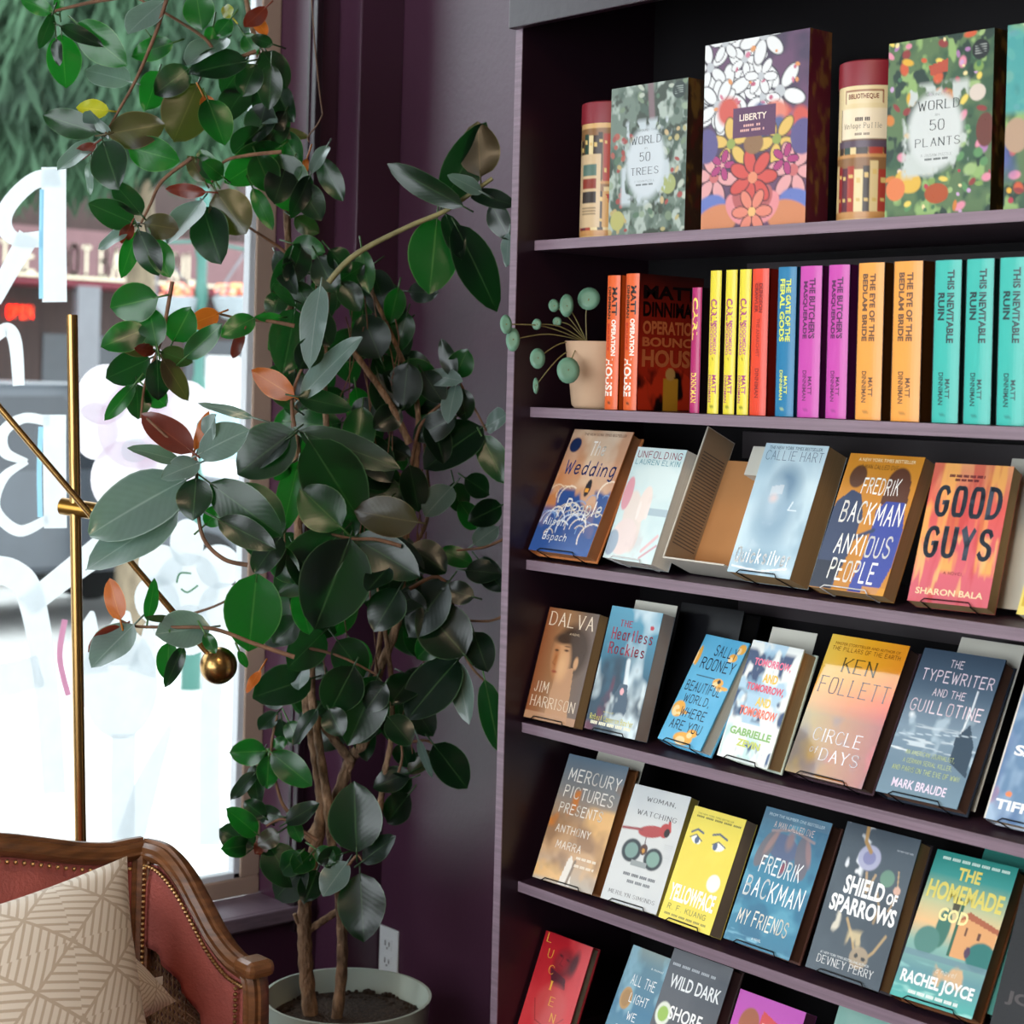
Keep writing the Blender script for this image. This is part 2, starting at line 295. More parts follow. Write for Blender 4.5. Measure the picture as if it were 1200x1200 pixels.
# ---- lamp post and hanging baskets
TEAL = mat('teal_painted_iron', '3a6a60', .5, var=.06); pb = atd(229, 600, 10.4); px_, py_ = pb.x, pb.y
lp = empty('street_lamp', (px_, py_, GZ), 'teal ornamental iron lamp post standing on the pavement outside', 'street lamp')
prof = [(0, 0), (.06, 0), (.06, .3), (.04, .5)]
for k in range(9): z = .6 + k * .27; prof += [(.03, z), (.042, z + .05), (.042, z + .1), (.03, z + .15)]
prof += [(.028, 2.8), (.028, 2.85), (0, 2.85)]
MB().lathe(prof, (px_, py_, GZ), 16).build('post', TEAL, lp, smooth=True)
MB().ball((px_, py_, 2.55), .085, 14, sc=(1, 1, 1.2)).build('lantern', TEAL, lp, smooth=True)
MB().tube([(px_, py_ - .32, 2.40), (px_, py_, 2.43), (px_, py_ + .32, 2.40)], .01).build('crossarm', TEAL, lp)
PINKF = mat('mixed_flowers', 'e8788a', .7, var=.3, scale=30, col2='f2b04a'); BASK = mat('pale_grey_basket', '8a9296', .7, var=.08)
for x, lab in ((276, 'white hanging flower basket right of the teal lamp post'), (207, 'white hanging flower basket left of the teal lamp post')):
    c = atd(x, 356, 10.4); h = empty('hanging_basket', (c.x, c.y, c.z - .15), lab, 'flower basket', 'hanging baskets on the lamp post')
    MB().lathe([(0, -.10), (.07, -.085), (.115, -.03), (.135, .03), (.12, .04)], c, 18).build('bowl', BASK, h, smooth=True)
    fl = MB()
    for i in range(40): a = rng.uniform(0, 6.28); r_ = rng.uniform(0, .12); fl.ball((c.x + r_ * math.cos(a), c.y + r_ * math.sin(a), c.z + rng.uniform(.03, .1)), .026, 6)
    fl.build('flowers', PINKF, h)
    t = Vector((px_, py_ + (.3 if x > 232 else -.3), 2.40)); MB().tube([c + Vector((0, .13, .04)), t], .008, 4).tube([c + Vector((0, -.13, .04)), t], .008, 4).build('chain', GRYP, h)
# ---- parked vehicles
def car(cx, cy, L_, H, paint, label, yaw=90):
    o = empty('parked_car', (cx, cy, GZ), label, 'car'); mt = Matrix.Translation((cx, cy, GZ)) @ Matrix.Rotation(R(yaw), 4, 'Z'); k = H / 1.8
    side = [(-L_ / 2, .45), (-L_ / 2, .95 * k), (-L_ * .46, 1.1 * k), (-L_ * .44, 1.7 * k), (-L_ * .38, 1.78 * k), (L_ * .08, 1.8 * k), (L_ * .14, 1.74 * k), (L_ * .27, 1.16 * k), (L_ * .47, 1.02 * k), (L_ / 2, .85 * k), (L_ / 2, .4)]
    MB().prism([mt @ Vector((a, -.92, z)) for a, z in side], mt.to_3x3() @ Vector((0, 1.84, 0))).build('body', paint, o, bevel=.05)
    for s_ in (-1, 1):
        q = [(-L_ * .42, 1.16 * k), (-L_ * .41, 1.66 * k), (L_ * .07, 1.7 * k), (L_ * .2, 1.18 * k)]
        MB().prism([mt @ Vector((a, s_ * .925, z)) for a, z in q], mt.to_3x3() @ Vector((0, -s_ * .03, 0))).build('side_window', DKG if paint.name[:4] == 'dark' else CARG, o)
        MB().box(L_ * .16, L_ * .2, s_ * .92, s_ * 1.1, 1.12 * k, 1.26 * k, mtx=mt).build('wing_mirror', paint, o)
        for a in (-L_ * .31, L_ * .31): MB().tube([mt @ Vector((a, s_ * .94, .34)), mt @ Vector((a, s_ * .72, .34))], .34, 20).build('wheel', TYRE, o)
    MB().prism([mt @ Vector((L_ * .145, y, 1.7 * k)) for y in (-.75, .75)] + [mt @ Vector((L_ * .27, y, 1.2 * k)) for y in (.85, -.85)], mt.to_3x3() @ Vector((.02, 0, .02))).build('windscreen', CARG, o)
CARG = mat('pale_car_glass', '9cc0cc', .08, var=.1); TYRE = mat('black_tyre', '141414', .8)
p = atd(-60, 690, 13.5); car(p.x + .6, p.y - .2, 4.7, 1.75, mat('dark_grey_car_paint', '3a4048', .3, var=.08, coat=.5), 'dark grey car parked at the kerb, farthest left outside')
p = atd(110, 640, 17.2); car(p.x + .6, p.y + .3, 4.6, 1.6, mat('silver_white_car_paint', 'e4e8ea', .3, var=.04, coat=.5), 'silver white car parked behind the dark grey car')
# ---------------------------------------------------------------- bookcase
SH = {1: 1.9225, 2: 1.6073, 3: 1.3188, 4: 1.0109, 5: .7097, 6: .409}; SY = .044; BX1 = 1.9
RAILM = mat('dark_plum_rail', '2c2428', .5, var=.1)
bc = empty('bookcase', (.9, .15, 0), 'tall built-in plum painted bookcase filled with face-out books', 'bookcase')
so_ = MB().box(-.019, 0, .002, YB, 0, 2.6).build('side_panel', PLUMT, bc); MB().box(-.019, 0, 0, .0019, 0, 2.6).build('edge_strip', PLUME, so_)  # front strip added to carry the stile's sheen as lighter paint
MB().box(BX1, BX1 + .019, 0, YB, 0, 2.6).build('side_panel', PLUMT, bc, bevel=.0015)
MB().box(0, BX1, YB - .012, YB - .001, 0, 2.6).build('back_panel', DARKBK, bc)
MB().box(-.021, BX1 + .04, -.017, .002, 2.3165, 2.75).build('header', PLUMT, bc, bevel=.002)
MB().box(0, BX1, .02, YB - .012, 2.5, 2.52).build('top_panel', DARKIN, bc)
for k, z in SH.items():
    so_ = MB().box(.0, BX1, SY + .002, YB - .012, z - .019, z).build('shelf', PLUMW, bc); MB().box(.0, BX1, SY, SY + .0019, z - .0188, z - .0002).build('edge_strip', PLUME, so_)  # added front strip, shelf-edge sheen painted in
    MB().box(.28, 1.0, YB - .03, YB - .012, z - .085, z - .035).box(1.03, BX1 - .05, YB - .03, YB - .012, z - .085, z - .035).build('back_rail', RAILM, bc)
MB().box(0, BX1, .05, YB - .012, .02, .10).build('plinth', PLUMT, bc)
# ---------------------------------------------------------------- wall outlet
p = onp(457, 1125, 1, YB); oz = .308
ol = empty('wall_outlet', (p.x, YB, oz), 'white electrical wall outlet beside the big plant pot', 'outlet')
WPL = mat('white_plastic', 'dfe4e6', .35, var=.02); BLK = mat('black_slot', '0a0a0a', .6)
MB().box(p.x - .036, p.x + .036, YB - .007, YB, oz - .058, oz + .058).build('cover_plate', WPL, ol, bevel=.003)
for dz in (.02, -.02):
    MB().box(p.x - .017, p.x + .017, YB - .0095, YB - .006, oz + dz - .014, oz + dz + .014).build('socket', WPL, ol, bevel=.003)
    MB().box(p.x - .009, p.x - .006, YB - .0101, YB - .009, oz + dz - .004, oz + dz + .008).box(p.x + .006, p.x + .009, YB - .0101, YB - .009, oz + dz - .004, oz + dz + .006).box(p.x - .002, p.x + .002, YB - .0101, YB - .009, oz + dz - .011, oz + dz - .007).build('slots', BLK, ol)
# ---------------------------------------------------------------- brass floor lamp
BRASS = mat('brushed_brass', 'a88450', .26, 1.0, var=.1, scale=30, stretch=(1, 1, .1)); BRD = mat('aged_brass', 'a07838', .3, 1.0, var=.1)
pt, pb_ = Vector((-.5853, -.6082, 1.7594)), Vector((-.5578, -.5762, .768)); lo = pb_ + (pb_ - pt) * (.745 / (pt.z - pb_.z))
lamp = empty('floor_lamp', (lo.x, lo.y, 0), 'tall brass floor lamp with a slanting arm and ball counterweight behind the sofa', 'floor lamp')
MB().lathe([(0, .0), (.14, .0), (.14, .018), (.03, .026), (0, .026)], (lo.x, lo.y, 0), 32).build('base', BRASS, lamp, smooth=True)
MB().tube([(lo.x, lo.y, .02), pt], .0108, 20).build('pole', BRASS, lamp, smooth=True)
jc = Vector((-.571, -.5916, 1.3912)); jd = (RT + FW * -.35 + UPV * -.12).normalized()
MB().tube([jc - jd * .036, jc + jd * .05], .0165, 20).build('joint', BRD, lamp, smooth=True)
MB().tube([jc + jd * .05, jc + jd * .054], .0185, 20).build('joint_cap', BRD, lamp, smooth=True)
a0 = atd(256, 780, 3.36); dirv = atd(0, 478, 3.30) - a0; tip = a0 + dirv * 1.7
MB().tube([a0, tip], .0062, 12).build('arm', BRASS, lamp, smooth=True)
MB().ball(a0, .035, 32).build('counterweight', BRASS, lamp, smooth=True)
sh = MB(); dn = dirv.normalized(); sh.tube([tip - dn * .02, tip + dn * .02, tip + dn * .16], [.02, .05, .09], 24, caps=False); sh.build('lamp_shade', BRASS, lamp, smooth=True)
# ---------------------------------------------------------------- sofa
WOOD = mat('carved_walnut_frame', '6e4628', .33, var=.4, scale=18, stretch=(1, 1, 6), coat=.25, bump=.1, bscale=80)
VELV = mat('dusty_pink_velvet', 'a2544b', .8, var=.2, scale=9, bump=.25, bscale=160, sheen=.9); NAILM = mat('brass_nails', 'c2a070', .3, 1.0)
CANE = mat('woven_cane', '6e5138', .6, var=.25, scale=60)
sofa = empty('settee', (-.1, -1.25, 0), 'carved wooden settee with dusty pink velvet and cane arm panels', 'sofa')
XB = -.3; YL = -2.35
def zb(y):  # top line of the back rail
    d = (y + .592); return .820 + (.018 * math.sin(min(1, max(0, (-d - .02) / .5)) * math.pi * 1.5 - math.pi / 2) + .018) * 1.6 + (.003 if d > -.03 else 0)
back = [Vector((XB, y, zb(y) - .018)) for y in np.linspace(YL, -.588, 60)]
PROF0 = [(-.022, -.016), (-.024, 0), (-.018, .012), (-.010, .010), (-.007, .018), (.005, .022), (.014, .016), (.02, .018), (.026, .008), (.026, -.016)]
PROF = [(a * .8, q * .8) for a, q in PROF0]
arm = curve([(-.3, -.585, .802), (-.245, -.573, .800), (-.2, -.56, .770), (-.165, -.545, .722), (-.134, -.53, .675), (-.10, -.515, .642), (-.062, -.502, .628)], 8)
fr = MB(); fr.sweep(back, PROF, [Vector((.9, 0, .45))] * len(back)).build('back_rail', WOOD, sofa, smooth=True, sharp=35)
arm_n = [Vector((.15, -.75, .5))] * len(arm)
MB().sweep(arm, PROF, arm_n).build('arm_rail', WOOD, sofa, smooth=True, sharp=35)
post = [Vector((-.07, -.502, .634)), Vector((-.055, -.5, .60)), Vector((-.052, -.5, .5)), Vector((-.05, -.5, .40)), Vector((-.045, -.5, .3))]
MB().sweep(curve(post, 5), [(a * 1.0, q * 1.25) for a, q in PROF], Vector((.55, -.8, 0))).build('arm_post', WOOD, sofa, smooth=True, sharp=35)
MB().box(-.088, -.03, -.53, -.474, .622, .652, mtx=None).build('post_cap', WOOD, sofa, bevel=.012)
MB().sweep([Vector((XB + .005, -.592, z)) for z in np.linspace(.30, .80, 12)], PROF, Vector((.8, -.6, 0))).build('back_post', WOOD, sofa, smooth=True, sharp=35)
MB().sweep([Vector((XB + .005, YL, z)) for z in np.linspace(.30, .86, 12)], PROF, Vector((.8, .6, 0))).build('back_post', WOOD, sofa, smooth=True, sharp=35)
armL = [Vector((p.x, 2 * (-1.475) - p.y, p.z)) for p in arm]
MB().sweep(armL, PROF, [Vector((.15, .75, .5))] * len(armL)).build('arm_rail', WOOD, sofa, smooth=True, sharp=35)
# back upholstery, softly domed
def pad(x0, yl, yr, zt, z_b, dome, nx=28, nz=12):
    mb = MB(); vs = []
    for j in range(nz + 1):
        for i in range(nx + 1):
            y = yl + (yr - yl) * i / nx; t = zt(y); z = z_b + (t - z_b) * j / nz
            e = (min(1, min(i, nx - i) / (nx * .1)) * min(1, (nz - j) / (nz * .25))) ** .5; vs.append((x0 + dome * e, y, z))
    return mb.add(vs, [(j * (nx + 1) + i, j * (nx + 1) + i + 1, (j + 1) * (nx + 1) + i + 1, (j + 1) * (nx + 1) + i) for j in range(nz) for i in range(nx)])
pad(XB + .002, YL + .02, -.618, lambda y: zb(y) - .036, .40, .035, 60).build('back_cushion', VELV, sofa, smooth=True, sharp=0)
MB().box(XB - .01, XB, YL, -.6, .36, .80).build('back_cover', VELV, sofa)
# arm: velvet border around a cane panel
def armp(u, v, off=0):
    # u 0..1 from back post to front post, v 0..1 from seat to the rail
    q = arm[0].lerp(arm[-1], u); top = min(arm, key=lambda a: abs(a.x - q.x)); z = .40 + (top.z - .022 - .40) * v
    return Vector((q.x, top.y + .004 - off, z))
b = MB(); nu, nv = 24, 20; vs = []; fs = []
inner = lambda u, v: (u < .40 + .42 * (1 - v) and .02 < u and v < .64 - .25 * u and v > .0)
for j in range(nv + 1):
    for i in range(nu + 1):
        u, v = .03 + i / nu * .95, j / nv; e = min(1, 6 * min(u, 1 - u), 6 * (1 - v)) ** .5; vs.append(armp(u, v, .012 * max(e, 0)))
for j in range(nv):
    for i in range(nu):
        if not inner(.03 + (i + .5) / nu * .95, (j + .5) / nv): fs.append((j * (nu + 1) + i, j * (nu + 1) + i + 1, (j + 1) * (nu + 1) + i + 1, (j + 1) * (nu + 1) + i))
us = sorted({i for q in fs for i in q}); mp_ = {i: k for k, i in enumerate(us)}
ao = b.add([vs[i] for i in us], [tuple(mp_[i] for i in q) for q in fs]).build('arm_upholstery', VELV, sofa, smooth=True, sharp=0)
sm = ao.modifiers.new('soft', 'SMOOTH'); sm.iterations = 3; so = ao.modifiers.new('thick', 'SOLIDIFY'); so.thickness = .012; so.offset = 0
b = MB(); pc = lambda u, v: armp(u, v, -.004)
for i in range(22):
    u = .02 + i * .041
    b.tube([pc(u, 0), pc(u, .33), pc(u, .66)], .0021, 4)
for j in range(16): v = .01 + j * .041; b.tube([pc(.02, v), pc(.45, v), pc(.88, v)], .0021, 4)
for k in range(-15, 22, 1):
    q = [(u, k * .041 + s_ * u) for s_ in (1,) for u in np.linspace(.02, .88, 12)]; q = [pc(u, v) for u, v in q if 0 <= v <= .66]
    if len(q) > 1: b.tube(q, .0016, 4)
    q = [(u, k * .041 + .6 - u) for u in np.linspace(.02, .88, 12)]; q = [pc(u, v) for u, v in q if 0 <= v <= .66]
    if len(q) > 1: b.tube(q, .0016, 4)
b.build('cane_panel', CANE, sofa)
b = MB()
for i in range(110): y = YL + .04 + i * (-.625 - YL - .04) / 109; b.ball((XB + .024, y, zb(y) - .044), .0044, 8)
for i in range(44): q = arm[0].lerp(arm[-1], 0); k = 3 + i * (len(arm) - 5) / 43; a = arm[int(k)].lerp(arm[min(int(k) + 1, len(arm) - 1)], k - int(k)); b.ball(a + Vector((-.006, -.016, -.026)), .0042, 8)
for i in range(16): b.ball((-.075, -.528, .60 - i * .0095), .0042, 8)
for i in range(22): b.ball((XB + .032, -.603 + .002, .775 - i * .0098), .0042, 8)
b.build('nail_trim', NAILM, sofa, smooth=True)
MB().box(XB - .01, .22, YL + .02, -.50, .31, .40).build('seat_rail', WOOD, sofa, bevel=.015)
sc = MB(); vs = []; nx, ny = 14, 40
for i in range(nx + 1):
    for j in range(ny + 1):
        x = XB + .03 + i / nx * .5; y = YL + .05 + j / ny * (-.535 - YL - .05); e = min(1, 8 * min(i / nx, 1 - i / nx) + .0, 14 * min(j / ny, 1 - j / ny)); vs.append((x, y, .40 + .075 * max(0, e) ** .4))
sc.add(vs, [(i * (ny + 1) + j, (i + 1) * (ny + 1) + j, (i + 1) * (ny + 1) + j + 1, i * (ny + 1) + j + 1) for i in range(nx) for j in range(ny)]).build('seat', VELV, sofa, smooth=True, sharp=0)
for x, y in ((XB + .03, -.58), (XB + .03, YL + .06), (.16, -.56), (.16, YL + .06)):
    MB().tube([(x, y, .32), (x + .012, y, .22), (x - .006, y, .08), (x + .004, y, 0)], [.03, .034, .018, .02], 14).build('leg', WOOD, sofa, smooth=True)
# ---------------------------------------------------------------- pillows
def pillow_mat(name, col, line, ang):
    mt = bpy.data.materials.new(name); mt.use_nodes = True; nt = mt.node_tree; N = nt.nodes.new; L = nt.links.new; b = nt.nodes['Principled BSDF']
    uv = N('ShaderNodeUVMap'); uv.uv_map = 'leaf'; sp = N('ShaderNodeSeparateXYZ'); L(uv.outputs[0], sp.inputs[0])
    def mth(op, a, c=None):
        n = N('ShaderNodeMath'); n.operation = op
        for i, v in enumerate((a, c)):
            if v is None: continue
            if isinstance(v, (int, float)): n.inputs[i].default_value = v
            else: L(v, n.inputs[i])
        return n.outputs[0]
    u, v = sp.outputs[0], sp.outputs[1]
    K = 3.0; a = mth('MULTIPLY', u, K); c = mth('MULTIPLY', v, K)
    fu = mth('SUBTRACT', mth('FRACT', a), .5); fv = mth('SUBTRACT', mth('FRACT', c), .5)
    au, av = mth('ABSOLUTE', fu), mth('ABSOLUTE', fv)
    tri = mth('GREATER_THAN', au, av)                      # four triangles per square, hatched alternately
    h1 = mth('SINE', mth('MULTIPLY', mth('ADD', fu, mth('MULTIPLY', fv, .35)), 58)); h2 = mth('SINE', mth('MULTIPLY', mth('SUBTRACT', fv, mth('MULTIPLY', fu, .35)), 58))
    mx = N('ShaderNodeMix'); L(tri, mx.inputs[0]); L(h1, mx.inputs[2]); L(h2, mx.inputs[3]); hat = mx.outputs[0]
    edge = mth('LESS_THAN', mth('ABSOLUTE', mth('SUBTRACT', au, av)), .028)
    line_ = mth('MULTIPLY', mth('GREATER_THAN', hat, -.45), mth('SUBTRACT', 1, edge)); 
    mc = N('ShaderNodeMix'); mc.data_type = 'RGBA'; mc.inputs[6].default_value = (*lin(line), 1); mc.inputs[7].default_value = (*lin(col), 1)
    L(mth('SUBTRACT', 1, line_), mc.inputs[0]); mc2 = mc; 
    L(mc.outputs[2], b.inputs['Base Color']); b.inputs['Roughness'].default_value = .9; b.inputs['Sheen Weight'].default_value = .2
    bp = N('ShaderNodeBump'); bp.inputs['Strength'].default_value = .7; bp.inputs['Distance'].default_value = .004; L(mth('SUBTRACT', 1, line_), bp.inputs['Height']); L(bp.outputs[0], b.inputs['Normal'])
    return mt
PILM = pillow_mat('hatched_linen', 'bba892', 'dccfbe', 0)
def pillow(c0, c1, c2, c3, th, label, n=28):
    c0, c1, c2, c3 = map(Vector, (c0, c1, c2, c3)); ctr = (c0 + c1 + c2 + c3) / 4; nn = (c1 - c0).cross(c3 - c0).normalized()
    if nn.x < 0: nn = -nn
    o = empty('throw_pillow', ctr, label, 'pillow', 'hatched cream pillows on the settee'); mb = MB(); mb.useuv = True
    for sgn in (1, -1):
        vs, uvs = [], []
        for j in range(n + 1):
            for i in range(n + 1):
                u, v = i / n, j / n; p = c0.lerp(c1, u).lerp(c3.lerp(c2, u), v); e = (16 * u * (1 - u) * v * (1 - v)) ** .55
                p = p.lerp(ctr, .06 * (1 - e) * 4 * max(u * (1 - u), v * (1 - v)))
                vs.append(p + nn * (sgn * th * e)); uvs.append((u, v))
        fs = [(j * (n + 1) + i, j * (n + 1) + i + 1, (j + 1) * (n + 1) + i + 1, (j + 1) * (n + 1) + i) for j in range(n) for i in range(n)]
        mb.add(vs, fs if sgn > 0 else [q[::-1] for q in fs], uvs=uvs)
    mb.build('cover', PILM, o, smooth=True, sharp=0)
    return o
T_ = onp(149, 1003, 0, -.19); B_ = onp(188, 1266, 0, .03); L_ = onp(-150, 1100, 0, -.16); BL_ = B_ + (L_ - T_)
pl1 = pillow(T_, B_, BL_, L_, .075, 'large cream pillow with hatched leaf pattern leaning in front on the settee')
q0 = onp(207, 1173, 0, -.125); q1 = onp(112, 1085, 0, -.222); q2 = q1 + (onp(70, 1262, 0, -.04) - q0) * .8; q3 = q0 + (q2 - q1)
pl2 = pillow(q0, q1, q2, q3, .06, 'cream hatched pillow tucked behind the larger pillow, only its corner showing')
tg = onp(182, 1150, 0, -.165); MB().box(tg.x - .001, tg.x + .001, tg.y - .018, tg.y + .014, tg.z - .008, tg.z + .006).build('label_tag', WHT, pl2)
# ---------------------------------------------------------------- plant pot
POT = mat('sage_grey_pot', 'b4beb2', .45, var=.07, scale=5); SOIL = mat('dark_potting_soil', '3a2a1e', .95, var=.5, scale=90, bump=1, bscale=120)
PC = Vector((-.482, .003, 0)); plant = empty('potted_rubber_plant', PC, 'large rubber plant with dark glossy leaves in a sage grey pot', 'plant')
MB().lathe([(0, .0), (.135, .0), (.15, .02), (.172, .36), (.175, .37), (.169, .37), (.163, .33), (.15, .3)], PC, 64).build('pot', POT, plant, smooth=True)
b = MB(); b.lathe([(.163, .322), (.11, .329), (.05, .333), (0, .334)], PC, 48)
rg = random.Random(2)
for i in range(260): a = rg.uniform(0, 6.28); r_ = .155 * rg.random() ** .5; b.ball((PC.x + r_ * math.cos(a), PC.y + r_ * math.sin(a), .327), rg.uniform(.003, .007), 5)
b.build('soil', SOIL, plant, smooth=True)['kind'] = 'stuff'
# ---------------------------------------------------------------- rubber plant
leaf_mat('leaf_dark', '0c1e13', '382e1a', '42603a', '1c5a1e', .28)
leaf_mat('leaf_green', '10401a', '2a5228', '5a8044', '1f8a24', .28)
leaf_mat('leaf_grey', '6a7f78', '82968c', '9aada4', '5f8a60', .3, .45)  # pale leaf colour, mostly sheen of dark leaves painted in
leaf_mat('leaf_bronze', '1e2e1a', '3e331e', '6a5c3a', '4a5a1e', .28)
leaf_mat('leaf_orange', 'b0581c', 'a04a1a', 'd08a3a', 'd0701c', .4)
leaf_mat('leaf_red', '5a2418', '7a3424', '8a4a34', '8a3018', .35)
leaf_mat('leaf_yellow', '8a9a1c', 'a8a02c', 'c8c040', 'd8c818', .4)
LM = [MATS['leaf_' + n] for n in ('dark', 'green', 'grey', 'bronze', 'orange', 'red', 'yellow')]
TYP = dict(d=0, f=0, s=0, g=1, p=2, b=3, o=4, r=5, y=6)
TWIG = mat('brown_twig_bark', '6a4a34', .75, var=.3, scale=40, bump=.3, bscale=90); TRUNK = mat('tan_trunk_bark', '94745a', .9, var=.3, scale=60, stretch=(1, 1, .5), bump=1, bscale=110, col2='5a4330')
GTW = mat('green_tan_stem', '7a7248', .6, var=.25, scale=30, bump=.2)
HV = Vector((.36, -.80, .48)).normalized(); rl = random.Random(11)
def fit(p):
    # keep leaves and twigs inside the corner of the room
    for k in range(80):
        if p.y > YB - .03 or (p.x < XW + .03 and p.y > YJ - .03) or p.x < XF + .05 or (p.x < -.74 and p.y > .15): p = p + (CAM - p).normalized() * .012
        else: break
    return p
def leaf(mb, bx, by, tx, ty, w, t, Z):
    u = lambda a, b: rl.uniform(a, b)
    dz = {'s': -.02, 'p': -.02}.get(t, 0); tx += (tx - bx) * .08; ty += (ty - by) * .08; base = fit(atd(bx, by, Z + u(-.03, .03))); tip = fit(atd(tx, ty, Z + dz + u(-.04, .03)))
    a = tip - base; ln = a.length; ah = a / ln; vw = (base - CAM).normalized(); n0 = -vw - ah * (-vw).dot(ah); n0.normalize()
    if t in 'sp': cand = [(Matrix.Rotation(R(x), 3, ah) @ n0).dot(HV) for x in range(-60, 61, 5)]; ph = -60 + 5 * cand.index(max(cand))
    elif t == 'd': ph = u(-30, 30)
    elif t == 'f': ph = u(-12, 12)
    else: ph = u(-18, 18)
    n = Matrix.Rotation(R(ph), 3, ah) @ n0
    w = min(1.14 * w * Z / FPX / max(.55, math.cos(R(ph))), .78 * ln + .004)
    if t in 'b' or (t == 'd' and rl.random() < .12 and w < .045): n = -n
    sd = a.cross(n).normalized(); NV, US = 11, (-1, -.66, -.33, 0, .33, .66, 1); vs, uv = [], []
    fold = u(.06, .2); bend = u(.02, .10) * ln * (1 if t != 'b' else -1); tw = u(-.12, .12); wob = u(0, 6.28)
    for j in range(NV):
        v = j / (NV - 1); f = max(.0, math.sin(math.pi * min(1, v ** .88))) ** .62 if 0 < v < 1 else .02
        if v > .9: f *= .8
        for q in US:
            x = q * w / 2 * f; z = abs(q) ** 1.3 * w / 2 * f * fold - bend * (v * v - v * .6) + q * tw * w * v * .5 + .0022 * math.sin(9 * v + wob + q) * abs(q)
            vs.append(base + a * v + sd * x + n * z); uv.append((q * .5 + .5, v))
    k = len(US); mb.add(vs, [(j * k + i, j * k + i + 1, (j + 1) * k + i + 1, (j + 1) * k + i) for j in range(NV - 1) for i in range(k - 1)], TYP[t], uvs=uv)
    mb.tube([base - ah * u(.012, .03) + vw * .006, base, base + ah * ln * .12], [.0019, .0018, .0008], 5, TYP[t])
def stem(mb, px, Z, r0, r1, mi=0):
    n = len(px); zs = np.linspace(0, 1, n); P = [fit(atd(x, y, Z if not isinstance(Z, tuple) else Z[0] + (Z[1] - Z[0]) * zs[i])) for i, (x, y) in enumerate(px)]
    c = curve(P, 6); mb.tube(c, [r0 + (r1 - r0) * i / (len(c) - 1) for i in range(len(c))], 10, mi)
# trunks from the soil: two stems that fork upward
def trunk(px, Z, r0, r1, knob=True):
    b = MB(); n = len(px); P = [fit(atd(x, y, Z[0] + (Z[1] - Z[0]) * i / (n - 1))) for i, (x, y) in enumerate(px)]; c = curve(P, 10)
    b.tube(c, [(r0 + (r1 - r0) * i / (len(c) - 1)) * (1 + (.08 * math.sin(i * 1.7) if knob else 0)) for i in range(len(c))], 14); b.build('trunk', TRUNK, plant, smooth=True)
trunk([(366, 1206), (359, 1140), (357, 1085), (359, 1040), (372, 985), (377, 940), (371, 890), (362, 840), (352, 760), (350, 640), (346, 500), (340, 380), (336, 250), (322, 140), (302, 60), (284, -20)], (3.72, 3.7), .0165, .005)
trunk([(393, 1206), (401, 1130), (399, 1060), (390, 1000), (384, 940), (372, 860), (365, 800), (372, 690), (384, 560), (380, 440), (385, 331)], (3.70, 3.66), .0125, .005)
trunk([(362, 985), (392, 940), (410, 892), (430, 862), (440, 800), (462, 742), (470, 700), (478, 600), (488, 540), (488, 470), (462, 400), (430, 330)], (3.72, 3.74), .0135, .004)
trunk([(412, 893), (388, 862), (368, 838)], (3.71, 3.7), .010, .008); trunk([(358, 1092), (374, 1082), (398, 1066)], (3.72, 3.71), .008, .007); trunk([(357, 1092), (350, 1082), (345, 1071)], (3.72, 3.71), .006, .004)
trunk([(443, 965), (450, 910), (459, 860), (458, 790), (448, 720), (436, 640)], (3.72, 3.72), .007, .004)
trunk([(440, 800), (456, 690), (500, 610), (497, 520)], (3.74, 3.76), .006, .003); trunk([(480, 520), (455, 470), (420, 420), (405, 400)], (3.7, 3.7), .008, .005)
